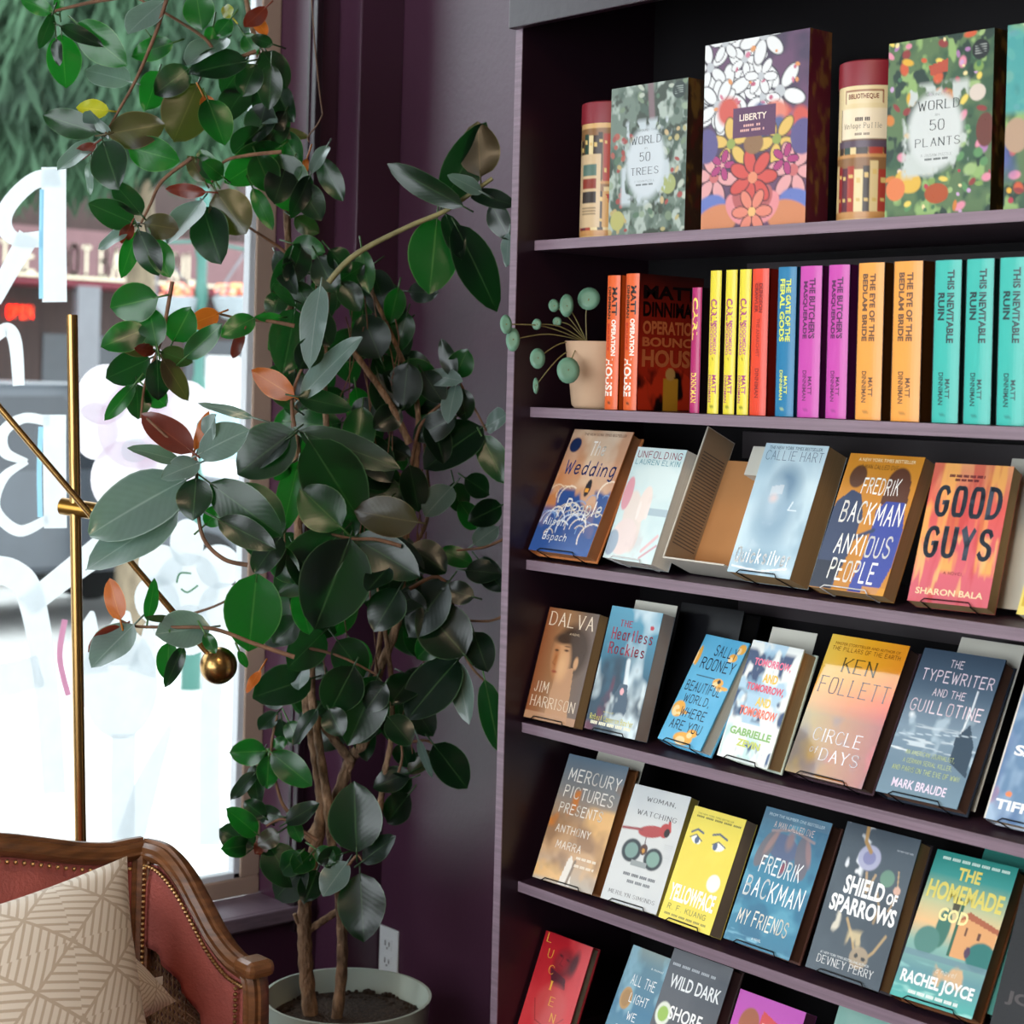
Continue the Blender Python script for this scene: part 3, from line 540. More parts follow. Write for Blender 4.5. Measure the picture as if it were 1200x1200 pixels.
CL = '''@3.45 t 155,-5 110,2 84,8 62,15 66,30
90 27 144 73 38 g|72 40 77 99 36 g|62 15 27 0 18 g|62 15 47 55 14 d|70 15 68 -8 10 g|70 30 117 52 16 d|66 45 69 75 12 d|192 2 152 35 26 p
@3.52 t 300,60 262,70 240,45 205,22 180,8 150,-8
230 -8 236 32 34 g|270 22 255 40 18 g|272 20 262 8 14 y|203 50 157 65 24 g|176 42 190 62 18 g|290 72 225 84 50 s|265 45 222 72 24 p|153 96 103 82 28 p|222 80 184 108 32 d|186 84 172 126 30 g|232 98 206 160 52 b|243 116 262 166 34 g|238 112 248 132 16 o|300 75 285 110 34 d|318 75 315 125 26 d|286 40 300 62 20 g|312 8 288 30 18 r|298 20 312 40 14 o|320 52 296 44 14 d|250 30 246 52 16 g
@3.40 t 195,0 182,40 160,92 140,128 122,160
128 130 92 126 20 y|114 155 54 136 30 d|124 158 106 132 18 p|126 157 188 146 38 b|150 172 206 188 36 g|121 166 137 217 40 s|113 166 70 196 18 p|112 168 84 187 14 r|107 185 105 225 9 p
@3.42 t 330,178 290,182 262,190 248,214
250 216 236 178 24 g|252 212 232 182 18 g|240 213 221 184 18 b|242 225 197 222 15 r|237 234 199 282 27 p|253 224 286 270 46 b|238 243 257 304 42 d|262 208 240 190 20 g
@3.40 t 225,185 190,212 176,240 165,262
158 262 108 240 30 d|166 252 135 216 24 d|168 262 206 268 28 b|163 270 184 320 28 s|180 280 198 322 26 g|150 270 117 290 14 p|160 272 143 322 20 g|154 262 143 284 14 r
@3.62 t 348,310 330,292 300,272 285,262
331 170 268 212 42 g|328 180 342 244 48 g|296 220 318 266 18 g|297 130 322 142 16 p|318 155 290 180 30 g|318 152 360 160 12 b|360 185 350 215 10 o|384 170 366 200 13 p|375 185 400 232 24 d|364 205 342 252 20 d|342 285 378 295 26 g|322 295 345 340 22 s|386 292 408 318 32 d|424 292 432 340 20 g|340 300 322 345 22 d|300 105 330 150 30 d|308 60 334 100 30 d|290 100 262 140 32 d|322 100 342 140 26 d|305 150 275 178 34 d|330 155 352 190 26 g|285 75 262 108 30 d|312 120 300 165 36 d|335 195 322 235 34 d|350 215 375 255 30 d|312 60 330 84 18 d|346 182 330 215 30 g|300 180 318 222 34 g|355 285 340 330 30 d|372 300 392 340 30 d|400 330 420 362 26 d|335 130 312 172 26 d|345 255 372 272 20 d|360 320 332 312 16 g|345 330 366 366 26 s|330 340 318 372 24 d|395 330 425 312 24 d
@3.55 g 385,331 405,308 430,290 480,265 520,248 550,228 577,209
520 238 567 150 42 d|563 207 560 147 44 b|543 242 460 196 26 d|550 225 602 240 20 d|566 226 528 206 16 p|575 238 596 278 24 d|597 272 593 310 12 p|512 256 504 338 54 g|522 250 540 300 22 d|533 262 580 358 42 d
@3.35 t 202,330 192,385 185,410 170,450 165,490
184 406 175 364 30 g|186 348 133 360 42 g|172 385 122 405 32 g|180 410 135 393 28 b|181 412 160 408 14 r|176 420 128 442 36 d|184 421 186 466 28 d|190 420 219 466 22 b|188 412 223 424 22 d|203 400 222 364 34 g|216 420 257 383 24 g|158 450 125 490 17 g|160 450 162 488 27 d|172 455 193 475 24 g
@3.45 t 345,382 320,377 285,374 258,368
257 367 223 380 22 o|299 372 262 392 24 g|285 390 273 418 13 r|330 372 300 372 10 g
@3.18 t 290,662 262,655 238,630 231,585 228,533 205,520 172,490
226 530 170 488 32 r|228 528 243 485 11 o|232 533 287 505 36 p|213 541 155 525 16 p|236 520 252 488 26 p|235 542 192 558 24 p|218 562 112 620 60 p|210 598 108 662 48 p|230 560 226 606 44 d|240 615 262 595 22 g|298 490 237 473 11 p|255 608 318 640 30 s|246 566 324 624 46 d
@3.48 t 345,500 342,470 350,440 362,420
346 362 333 432 46 d|376 334 362 424 28 p|345 352 322 342 18 s|351 468 416 399 24 p|345 465 298 436 27 o|345 478 317 457 15 s|348 465 408 478 24 d|345 505 282 552 56 d|340 512 288 545 30 s|350 505 460 545 34 s|350 540 332 618 30 g|340 545 322 560 16 g|372 395 352 430 30 d|365 360 385 402 30 d
@3.46 t 470,640 440,632 410,631 378,622 350,608
362 515 418 604 66 f|400 618 355 575 50 g|270 572 326 628 52 d|280 610 324 658 30 s|490 612 420 600 42 b|410 631 372 730 74 f|402 622 328 692 56 f|301 672 292 757 60 g|415 630 486 672 44 d|455 665 432 690 24 s|468 690 440 736 42 d|330 628 300 668 34 s|318 640 345 680 30 g|350 690 362 740 28 g|345 640 370 690 40 d
@3.72 t 480,560 492,500 520,470 535,445 570,505
446 420 426 372 46 d|478 425 472 478 38 d|566 500 501 545 46 s|535 488 487 512 30 d|564 510 590 562 30 g|570 500 592 487 20 p|533 442 518 400 18 s|533 442 547 412 28 g|535 450 525 492 20 p|540 455 546 490 24 d|495 435 518 470 28 s|500 440 538 445 20 p|480 545 490 596 30 d|460 565 425 560 24 s|530 570 500 602 30 p|532 565 540 598 26 d|588 592 552 610 28 d|555 638 582 618 26 p|515 645 552 660 22 g|545 560 572 578 26 d|560 620 540 590 24 g|470 480 440 500 34 d|440 470 415 500 40 d|420 510 455 560 40 d|430 545 400 520 30 d|505 490 520 540 28 d|455 585 425 610 30 s|480 640 520 668 34 d|560 655 588 690 26 d|545 668 586 672 26 s|475 455 450 440 24 s
@3.62 t 480,690 520,680 545,768 570,800
525 683 480 742 54 s|545 768 496 712 56 f|456 715 520 682 26 s|555 740 570 784 32 d|537 773 480 838 50 s|536 775 548 843 23 p|568 796 584 876 26 g|485 790 460 822 34 d|556 700 520 690 24 d|500 715 470 700 30 d|515 745 490 770 30 g
@3.55 t 345,770 360,760 400,770 440,790
365 795 301 815 42 s|415 780 388 832 46 f|443 792 410 868 48 f|355 782 350 806 18 p|358 762 362 778 13 y|372 830 345 870 16 s|395 750 425 790 40 d|380 740 340 780 40 d|350 725 322 752 30 d|455 840 480 870 30 d|452 800 430 830 30 d|400 690 430 660 40 d|385 830 400 860 30 d
@3.14 t 345,770 300,755 250,737 200,735 160,734 141,727
141 727 129 681 21 o|173 728 181 682 14 g|143 735 106 762 22 r|157 732 110 778 36 p|246 735 187 742 40 p|198 752 196 794 24 g|215 757 195 802 17 d|280 762 289 782 9 g|305 785 290 810 10 o|240 742 252 764 14 g|205 726 172 724 8 d
@3.60 t 350,960 330,940 318,882 325,838
312 880 272 882 28 g|318 882 362 918 30 g|315 885 313 922 24 g|310 878 304 890 12 d|325 835 305 854 24 s|330 842 335 872 20 s|338 845 350 870 20 g|297 895 302 942 20 d|300 905 272 935 16 s|320 876 335 866 14 g
@3.57 t 372,985 345,968 330,960 312,968
334 965 371 943 20 s|330 957 300 952 20 d|327 975 304 990 24 d|315 990 342 1036 44 d|299 993 260 973 34 d|302 978 268 950 24 g|310 958 288 940 22 s|340 960 352 985 16 g|312 985 300 1000 16 r|294 990 262 995 22 g
@3.55 t 398,1040 405,1020 418,1003 424,1008
418 999 415 922 56 f|422 1023 426 1098 50 f|424 1010 461 982 24 s|407 1010 380 1047 28 p|402 1000 374 1008 24 d|360 1012 325 1050 42 d|372 1020 358 1056 28 d|365 1000 345 1020 26 g|370 995 392 1010 20 g|352 1000 330 1022 26 g
@3.72 t 460,850 480,868 500,868 520,880
508 872 545 920 36 d|490 866 505 908 9 p|470 870 478 898 26 d|480 905 440 922 26 d|480 930 455 962 30 d|482 912 452 924 24 d|505 880 480 905 20 d'''
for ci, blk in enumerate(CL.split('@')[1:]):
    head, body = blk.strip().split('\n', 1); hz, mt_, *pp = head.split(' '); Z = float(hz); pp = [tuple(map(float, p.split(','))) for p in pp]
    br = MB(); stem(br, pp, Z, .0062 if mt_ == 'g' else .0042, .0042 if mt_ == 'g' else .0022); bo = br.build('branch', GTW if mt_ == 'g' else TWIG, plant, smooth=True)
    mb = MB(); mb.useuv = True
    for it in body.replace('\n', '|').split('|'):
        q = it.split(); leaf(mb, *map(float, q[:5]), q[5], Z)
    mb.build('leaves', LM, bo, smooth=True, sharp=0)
# dense dark leaves in the heart of the plant and fine hanging twigs
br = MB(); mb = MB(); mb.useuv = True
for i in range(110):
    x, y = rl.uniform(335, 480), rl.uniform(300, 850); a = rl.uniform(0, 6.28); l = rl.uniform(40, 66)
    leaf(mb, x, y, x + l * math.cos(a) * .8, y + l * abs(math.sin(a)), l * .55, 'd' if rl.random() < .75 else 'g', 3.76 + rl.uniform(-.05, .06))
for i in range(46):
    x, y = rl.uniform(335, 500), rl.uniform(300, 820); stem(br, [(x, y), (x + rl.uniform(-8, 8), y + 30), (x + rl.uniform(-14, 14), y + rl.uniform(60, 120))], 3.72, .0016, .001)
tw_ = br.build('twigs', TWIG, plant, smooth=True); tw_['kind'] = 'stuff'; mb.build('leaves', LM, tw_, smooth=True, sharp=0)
for a, b_ in (((590, 632), (535, 645)), ((588, 723), (548, 727)), ((205, 725), (290, 690)), ((467, 905), (468, 860)), ((441, 850), (440, 770))):
    br = MB(); stem(br, [a, ((a[0] + b_[0]) / 2 + 4, (a[1] + b_[1]) / 2 + 3), b_], 3.66, .003, .0022); br.build('branch', TWIG, plant, smooth=True)
# tie string holding the plant to the casing
b = MB(); stem(b, [(364, -20), (368, 40), (373, 95), (378, 134)], 3.66, .0016, .0016); stem(b, [(378, 134), (372, 146), (361, 160), (362, 166)], (3.66, 3.62), .0016, .0016)
o = b.build('plant_tie', mat('brown_twine', '6e5648', .8, var=.2, scale=60), plant)
# ---------------------------------------------------------------- printing: artwork grids and lettering
RN = np.random.RandomState(7)
def vnoise(x, y, seed, oct=3):
    o = np.zeros_like(x); amp, tot = 1.0, 0
    for k in range(oct):
        r = np.random.RandomState(seed * 31 + k).rand(64, 64); xi, yi = np.floor(x).astype(int), np.floor(y).astype(int); fx, fy = x - xi, y - yi; fx = fx * fx * (3 - 2 * fx); fy = fy * fy * (3 - 2 * fy)
        g = lambda a, b: r[(yi + b) % 64, (xi + a) % 64]
        o += amp * ((g(0, 0) * (1 - fx) + g(1, 0) * fx) * (1 - fy) + (g(0, 1) * (1 - fx) + g(1, 1) * fx) * fy); tot += amp; amp *= .5; x = x * 2 + 17.3; y = y * 2 + 9.1
    return o / tot
ST = {}
for ln in '''A 0,0 .5,1 1,0|.2,.38 .8,.38
B 0,0 0,1|~0,1 .7,1 .9,.77 .7,.54 0,.54|~0,.54 .8,.54 1,.27 .8,0 0,0
C ~1,.82 .8,1 .3,1 0,.75 0,.25 .3,0 .8,0 1,.18
D 0,0 0,1|~0,1 .6,1 1,.75 1,.25 .6,0 0,0
E 1,1 0,1|0,1 0,0|0,0 1,0|0,.53 .8,.53
F 1,1 0,1|0,1 0,0|0,.53 .8,.53
G ~1,.82 .8,1 .3,1 0,.75 0,.25 .3,0 .8,0 1,.2 1,.45|1,.45 .6,.45
H 0,0 0,1|1,0 1,1|0,.52 1,.52
I .5,0 .5,1
J ~.8,1 .8,.25 .6,0 .2,0 0,.2
K 0,0 0,1|1,1 0,.42|.3,.58 1,0
L 0,1 0,0|0,0 .9,0
M 0,0 .08,1|.08,1 .5,.25|.5,.25 .92,1|.92,1 1,0
N 0,0 0,1|0,1 1,0|1,0 1,1
O ~.5,1 .15,1 0,.75 0,.25 .15,0 .5,0 .85,0 1,.25 1,.75 .85,1 .5,1
P 0,0 0,1|~0,1 .8,1 1,.76 .8,.5 0,.5
Q ~.5,1 .15,1 0,.75 0,.25 .15,0 .5,0 .85,0 1,.25 1,.75 .85,1 .5,1|.6,.25 1,-.08
R 0,0 0,1|~0,1 .8,1 1,.76 .8,.5 0,.5|.45,.5 1,0
S ~.95,.83 .75,1 .25,1 .02,.8 .15,.58 .85,.45 1,.22 .75,0 .25,0 0,.17
T 0,1 1,1|.5,1 .5,0
U ~0,1 0,.25 .2,0 .8,0 1,.25 1,1
V 0,1 .5,0|.5,0 1,1
W 0,1 .25,0|.25,0 .5,.8|.5,.8 .75,0|.75,0 1,1
X 0,1 1,0|0,0 1,1
Y 0,1 .5,.48|1,1 .5,.48|.5,.48 .5,0
Z 0,1 1,1|1,1 0,0|0,0 1,0
a ~.85,.5 .6,.66 .15,.6 0,.3 .15,.02 .5,0 .85,.25|.85,.64 .85,0 1,0
b 0,1 0,0|~0,.3 .2,.64 .6,.66 .9,.5 .9,.15 .6,0 .2,.02 0,.2
c ~.9,.55 .6,.66 .2,.62 0,.33 .2,.02 .6,0 .9,.12
d ~.85,.5 .6,.66 .15,.6 0,.3 .15,.02 .5,0 .85,.25|.85,1 .85,0
e ~.05,.34 .9,.36 .8,.62 .45,.68 .1,.6 0,.3 .2,.02 .6,0 .9,.12
f ~.9,.95 .6,1 .4,.85 .4,0|.1,.62 .8,.62
g ~.85,.5 .6,.66 .15,.6 0,.3 .15,.02 .5,0 .85,.25|~.85,.64 .85,-.2 .6,-.35 .1,-.25
h 0,1 0,0|~0,.35 .25,.64 .65,.66 .85,.5 .85,0
i .5,.64 .5,0|.5,.82 .5,.9
k 0,1 0,0|.8,.64 0,.25|.3,.38 .9,0
l .5,1 .5,0
m 0,.64 0,0|~0,.35 .15,.64 .4,.66 .5,.5 .5,0|~.5,.35 .65,.64 .9,.66 1,.5 1,0
n 0,.64 0,0|~0,.35 .25,.64 .65,.66 .85,.5 .85,0
o ~.45,.66 .15,.62 0,.33 .15,.03 .45,0 .75,.03 .9,.33 .75,.62 .45,.66
p 0,.64 0,-.35|~0,.3 .2,.64 .6,.66 .9,.5 .9,.15 .6,0 .2,.02 0,.2
r 0,.64 0,0|~0,.35 .25,.62 .7,.66
s ~.8,.55 .6,.66 .2,.64 .05,.5 .3,.36 .7,.28 .85,.13 .6,0 .1,.05
t .45,.95 .45,.05|.1,.64 .85,.64
u ~0,.64 0,.2 .2,0 .6,.02 .85,.25|.85,.64 .85,0
v 0,.64 .45,0|.45,0 .9,.64
w 0,.64 .25,0|.25,0 .5,.5|.5,.5 .75,0|.75,0 1,.64
x 0,.64 .85,0|0,0 .85,.64
y 0,.64 .45,.05|.9,.64 .3,-.35
0 ~.5,1 .15,1 0,.75 0,.25 .15,0 .5,0 .85,0 1,.25 1,.75 .85,1 .5,1
5 .9,1 .1,1|.1,1 .05,.55|~.05,.55 .5,.68 1,.5 1,.15 .6,0 .2,0 0,.15
# .3,0 .4,1|.65,0 .75,1|0,.33 1,.33|0,.68 1,.68
1 .2,.8 .5,1|.5,1 .5,0
, .5,.08 .4,-.15
. .5,0 .5,.06
' .5,1 .5,.8
& ~1,0 .3,.7 .3,.95 .6,.95 .65,.75 .1,.35 .1,.05 .5,0 .95,.35'''.split('\n'):
    ch, d = ln.split(' ', 1); ST[ch] = []
    for pl in d.split('|'):
        sm_ = pl[0] == '~'; q = [tuple(map(float, p.split(','))) for p in pl.lstrip('~').split()]
        if sm_:
            for _ in range(2): q = [q[0]] + [tuple(a[i] * wa + b_[i] * (1 - wa) for i in (0, 1)) for a, b_ in zip(q, q[1:]) for wa in (.75, .25)] + [q[-1]]
        ST[ch].append(q)
WIDE = dict(I=.25, l=.2, i=.2, M=1.3, W=1.35, m=1.4, w=1.3, J=.75, t=.6, f=.6, r=.65)
WIDE.update({',': .3, '.': .3, "'": .3, '1': .5})
def skel(s, wt, serif=0, jit=0, slant=0, contrast=0, seed=1):
    # stroke lettering: returns verts, faces in a line of cap height 1
    rj = random.Random(seed); V, F = [], []; x0 = 0; gap = .24 + wt * .9
    for ch in s:
        if ch == ' ': x0 += .55; continue
        w = .68 * WIDE.get(ch, 1); dy = rj.uniform(-jit, jit); sc = 1 + rj.uniform(-jit, jit)
        for pl in ST.get(ch, ST['I']):
            P = [(x0 + x * w + slant * y, y * sc + dy) for x, y in pl]
            for a, b_ in zip(P, P[1:]):
                dx, dyy = b_[0] - a[0], b_[1] - a[1]; l = math.hypot(dx, dyy)
                if l < 1e-6: continue
                hw = wt / 2 * (1 - contrast * (abs(dx) / l if not (dx > 0 and dyy < 0 and abs(dyy) > .3) else -.1)); nx, ny = -dyy / l * hw, dx / l * hw; ex, ey = dx / l * hw * .6, dyy / l * hw * .6; k = len(V)
                V += [(a[0] + nx - ex, a[1] + ny - ey), (a[0] - nx - ex, a[1] - ny - ey), (b_[0] - nx + ex, b_[1] - ny + ey), (b_[0] + nx + ex, b_[1] + ny + ey)]; F.append((k, k + 1, k + 2, k + 3))
            if serif:
                for a in (P[0], P[-1]):
                    yy = a[1] - dy
                    if len(pl) == 2 and pl[0] != pl[1] and abs(pl[0][1] - pl[1][1]) > .3 and (abs(yy) < .03 or abs(yy - sc) < .06 or abs(yy - .64 * sc) < .03):
                        k = len(V); t = wt * .22; V += [(a[0] - serif, a[1] - t), (a[0] + serif, a[1] - t), (a[0] + serif, a[1] + t), (a[0] - serif, a[1] + t)]; F.append((k, k + 1, k + 2, k + 3))
        x0 += w + gap
    return V, F
FC = {}
def sans(s, bold):
    key = (s, bold)
    if key not in FC:
        cu = bpy.data.curves.new('t', 'FONT'); cu.body = s; cu.offset = bold; cu.resolution_u = 3; ob = bpy.data.objects.new('t', cu); COL.objects.link(ob)
        bpy.context.view_layer.update(); me = ob.evaluated_get(bpy.context.evaluated_depsgraph_get()).to_mesh()
        FC[key] = ([(v.co.x, v.co.y) for v in me.vertices], [tuple(p.vertices) for p in me.polygons])
        COL.objects.unlink(ob); bpy.data.objects.remove(ob); bpy.data.curves.remove(cu)
    return FC[key]
def bars(n):
    # a line too small to read in the photo: n letter-sized blocks in words of five
    V, F = [], []
    for i in range(n):
        if i % 6 != 5: k = len(V); V += [(i * .6, 0), (i * .6 + .46, 0), (i * .6 + .46, .6), (i * .6, .6)]; F.append((k, k + 1, k + 2, k + 3))
    return V, F
FONTS = dict(Z=bars, S=lambda s: sans(s, 0), B=lambda s: sans(s, .018), X=lambda s: sans(s, .035), R=lambda s: skel(s, .11, .10, contrast=.45), r=lambda s: skel(s, .07, .08, contrast=.3), H=lambda s: skel(s, .13, 0, .05, .06, seed=len(s)), h=lambda s: skel(s, .08, 0, .06, .12, seed=len(s)), K=lambda s: skel(s, .2, 0, .03, .0, seed=len(s)), k=lambda s: skel(s, .12), J=lambda s: skel(s, .2, .0, 0, .12), G=lambda s: skel(s, .33, .04, .02, 0, contrast=.5), W=lambda s: skel(s, .2, .12, .02, contrast=.35))
class Art:
    # a printed surface: colour grid in cover fractions (x right, y down) and lettering on top
    def __init__(s, base, nx=84, ny=126):
        s.nx, s.ny = nx, ny; s.X, s.Y = np.meshgrid(np.linspace(0, 1, nx + 1), np.linspace(0, 1, ny + 1)); s.C = np.zeros((ny + 1, nx + 1, 3)) + np.array(lin(base)); s.T = []; s.asp = 1.5
    def mix(s, m_, c): s.C += (np.array(lin(c)) - s.C) * np.clip(m_, 0, 1)[..., None]; return s
    def grad(s, *st, ax='y', a=1):
        t = s.Y if ax == 'y' else s.X if ax == 'x' else ax; ps = [p for p, c in st]; g = np.stack([np.interp(t, ps, [lin(c)[i] for p, c in st]) for i in range(3)], -1); s.C += (g - s.C) * a; return s
    def noise(s, c, sx, sy, lo, hi, seed, a=1, box=None, oct=3):
        n = vnoise(s.X * sx, s.Y * sy, seed, oct); m_ = np.clip((n - lo) / max(1e-6, hi - lo), 0, 1) * a
        if box: x0, y0, x1, y1 = box; f = .04; m_ = m_ * np.clip((s.X - x0) / f, 0, 1) * np.clip((x1 - s.X) / f, 0, 1) * np.clip((s.Y - y0) / f, 0, 1) * np.clip((y1 - s.Y) / f, 0, 1)
        return s.mix(m_, c)
    def ell(s, cx, cy, rx, ry, c, rot=0, soft=.12, a=1):
        dx, dy = s.X - cx, (s.Y - cy) * s.asp; ca, sa = math.cos(R(rot)), math.sin(R(rot)); q = np.sqrt(((dx * ca + dy * sa) / rx) ** 2 + ((-dx * sa + dy * ca) / (ry * s.asp)) ** 2)
        return s.mix(np.clip((1 - q) / soft, 0, 1) * a, c)
    def rect(s, x0, y0, x1, y1, c, a=1): return s.mix(((s.X >= x0) & (s.X <= x1) & (s.Y >= y0) & (s.Y <= y1)) * a * 1.0, c)
    def poly(s, pts, c, a=1):
        ins = np.zeros_like(s.X, bool)
        for (xa, ya), (xb, yb) in zip(pts, pts[1:] + pts[:1]):
            if ya == yb: continue
            ins ^= ((ya > s.Y) != (yb > s.Y)) & (s.X < (xb - xa) * (s.Y - ya) / (yb - ya) + xa)
        return s.mix(ins * a * 1.0, c)
    def line(s, pts, w, c, a=1):
        d = np.full_like(s.X, 9.)
        for (xa, ya), (xb, yb) in zip(pts, pts[1:]):
            bx, by = xb - xa, (yb - ya) * s.asp; px_, py_ = s.X - xa, (s.Y - ya) * s.asp; t = np.clip((px_ * bx + py_ * by) / (bx * bx + by * by + 1e-9), 0, 1); d = np.minimum(d, np.hypot(px_ - t * bx, py_ - t * by))
        return s.mix(np.clip((w - d) / (w * .5), 0, 1) * a, c)
    def t(s, txt, x, y, w, h, c, f='S'): s.T.append((txt, x, y, w, h, c, f)); return s
    def put(s, mb, O, U, V, N, mi=0):
        # O top-left corner, U full width, V full height downward, N outward
        mb.usec = True; O, U, V, N = map(np.array, (O, U, V, N)); O = O + N * .0004
        P = O + s.X[..., None] * U + s.Y[..., None] * V; k = s.nx + 1; j, i = np.meshgrid(np.arange(s.ny), np.arange(s.nx), indexing='ij'); a = (j * k + i).ravel()
        mb.add(P.reshape(-1, 3).tolist(), np.stack([a, a + k, a + k + 1, a + 1], -1).tolist(), mi, s.C.reshape(-1, 3).tolist())
        lay = 0
        for txt, x, y, w, h, c, f in s.T:
            vs, fs = FONTS[f](txt); q = np.array(vs); mn, mx = q.min(0), q.max(0); q = (q - mn) / np.maximum(mx - mn, 1e-6); lay = (lay + 1) % 4; cc = lin(c)
            p = O + N * (.00022 + .00006 * lay) + (x + q[:, :1] * w) * U + (y + (1 - q[:, 1:2]) * h) * V
            mb.add(p.tolist(), fs, mi, [cc] * len(vs))
        return mb
def flecks(A, n, cols, seed, r0, r1, box=(0, 0, 1, 1)):
    g = random.Random(seed)
    for i in range(n): A.ell(g.uniform(box[0], box[2]), g.uniform(box[1], box[3]), g.uniform(r0, r1), g.uniform(r0, r1) * .75, g.choice(cols), g.uniform(0, 180), .35)
    return A
def petals(A, cx, cy, r, c, n=6, cc=None, edge=None, ph=0):
    for k in range(n):
        a = 2 * math.pi * k / n + ph; x, y = cx + r * .62 * math.cos(a), cy + r * .62 * math.sin(a) / A.asp
        if edge: A.ell(x, y, r * .5, r * .30 / A.asp, edge, math.degrees(a), .1)
        A.ell(x, y, r * .46, r * .25 / A.asp, c, math.degrees(a), .15)
    if cc: A.ell(cx, cy, r * .22, r * .22 / A.asp, cc)
    return A
# ---------------------------------------------------------------- book builders
PAGE = mat('cream_page_edges', 'a8895f', .8, var=.1, scale=4, stretch=(1, 220, 1)); PAGEB = mat('white_page_edges', 'd8d2c6', .8, var=.08, scale=4, stretch=(1, 220, 1)); CARD = mat('shelf_card_paper', 'c8c6ba', .8, var=.04)
WIRE = mat('black_wire', '101012', .35, .6); WIREW = mat('clear_white_wire', 'd8d8d8', .25)
def casebound(mb, w, h, th, col, hard):
    # boards and spine around the pages; front at y=0 facing -y, spine at x=-w/2
    t = .0026 if hard else .0006; mb.usec = True; mb.col = lin(col)
    mb.box(-w / 2, w / 2, 0, t, 0, h).box(-w / 2, w / 2, th - t, th, 0, h)
    n = 6; q = [(-w / 2 + .001 - (.004 if hard else .001) * math.sin(math.pi * i / n), th * i / n) for i in range(n + 1)]; q2 = [(x + t, y) for x, y in q][::-1]
    mb.prism([(x, y, 0) for x, y in q + q2], (0, 0, h))
def pages(w, h, th, root, hard, m_):
    e = .0035 if hard else .0004; t = .0027 if hard else .0007
    return MB().box(-w / 2 + .002, w / 2 - e, t, th - t, e, h - e).build('pages', m_, root, world=False)
ER = []
def easel(root_loc, rot, w, th, label, white=False):
    k = (round(w, 3), round(th, 3), white); x = w * .3; B_ = th + .0036; q = []
    for s_ in (-1, 1): q.append([(s_ * x * .6, B_, .13), (s_ * x, B_, .01), (s_ * x, B_ - .001, -.0015), (s_ * x, -.002, -.0015), (s_ * x * 1.05, -.0052, -.001), (s_ * x * .92, -.0042, .0045)])
    pts = q[0][::-1][:0] + q[0] + q[1][::-1]; c = [p for p in pts]
    mb = MB(); mb.tube(c, .0011, 6); o = mb.build('book_easel', WIREW if white else WIRE, None, smooth=True, world=False); o.location = root_loc; o.rotation_euler = rot
    return tag(o, label, 'book stand', 'small wire book stands on the shelves')
def book(sh, fit, th, art, label, hard=True, edge='303030', group=None, name=None, white=False, stand=True, page=None, desc=None, ink=None):
    X, Y, dz, yaw, tilt, w, h = fit; tl = R(tilt); dz = max(dz, th * math.sin(tl) + .0052); z = SH[sh] + dz; rot = (-tl, 0, R(yaw))
    o = empty(name or ('hardcover_book' if hard else 'paperback_book'), (X, Y, z), label, 'book', group or 'face-out books on the slanted stands', rot)
    mb = MB(); casebound(mb, w, h, th, edge, hard); art.put(mb, (-w / 2, 0, h), (w, 0, 0), (0, 0, -h), (0, -1, 0)); mb.build('cover', ink or INK, o, world=False); pages(w, h, th, o, hard, page or (PAGE if hard else PAGEB))
    if stand: easel((X, Y, z), rot, w, th, 'wire stand under the ' + desc, white)
    return o
def spine_book(x0, w, h, edge, art, label, front=None, dep=.155, y0=.066, page=None, group='spine-out books in bright colours'):
    # spine toward the room, standing upright on the second shelf
    o = empty('hardcover_book', (x0 + w / 2, y0, SH[2] + .0008), label, 'book', group); mb = MB(); mb.usec = True; mb.col = lin(edge); t = .0026
    mb.box(-w / 2, -w / 2 + t, .004, dep, 0, h).box(w / 2 - t, w / 2, .004, dep, 0, h)  # side boards: dark edge colours carry the shade between spines
    n = 10; q = [(-w / 2 + w * i / n, .005 * (1 - math.sin(math.pi * i / n) ** .7)) for i in range(n + 1)]; mb.prism([(x, y, 0) for x, y in q] + [(x, y + .0025, 0) for x, y in q[::-1]], (0, 0, h))
    a2 = MB(); art.put(a2, (-w / 2, 0, h), (w, 0, 0), (0, 0, -h), (0, -1, 0))
    f = lambda x: .005 * (1 - math.sin(math.pi * min(1, max(0, (x + w / 2) / w))) ** .7)
    mb.add([(x, y + f(x), z) for x, y, z in a2.v], a2.f, 0, a2.c)
    if front: front.put(mb, (w / 2, .006, h), (0, dep - .006, 0), (0, 0, -h), (1, 0, 0))
    ob = mb.build('cover', INK, o, world=False); 
    MB().box(-w / 2 + t, w / 2 - t, .008, dep - .004, .0035, h - .0035).build('pages', page or PAGEB, o, world=False)
    return o
# ---------------------------------------------------------------- third shelf: face-out books
A = Art('d8b48c'); A.grad((0, 'b8764c'), (.35, 'd0a884'), (1, 'd8c8b4'), ax='x').grad((0, 'd4c4b0'), (.5, 'c8804c'), ax='y', a=.45).noise('b8703c', 3, 4, .45, .7, 3, .6).noise('e4cdb0', 4, 5, .5, .75, 5, .6)
A.noise('2f4f8c', 3, 3, .38, .46, 8, 1, (-.1, .47, 1.1, 1.2)).rect(0, .86, 1, 1, '31599c').noise('2f4f8c', 2, 6, .2, .3, 9, .8, (-.1, .62, 1.1, 1.2))
for k in range(26):
    g = random.Random(k + 3); x, y, r_ = g.uniform(.0, 1), g.uniform(.5, .88), g.uniform(.06, .2); t0 = g.uniform(2.6, 3.6)
    A.line([(x + r_ * math.cos(t0 + q * .33), y + r_ * .62 * math.sin(t0 + q * .33)) for q in range(9)], g.uniform(.007, .013), ['f2e6d2', 'e8d4b4', 'dce4ee', '7fa0cc'][k % 4], .9)
A.ell(.6, .47, .05, .075, '2c2c34').rect(.57, .47, .63, .5, 'e8a040').ell(.12, .13, .1, .065, '1d2c50')
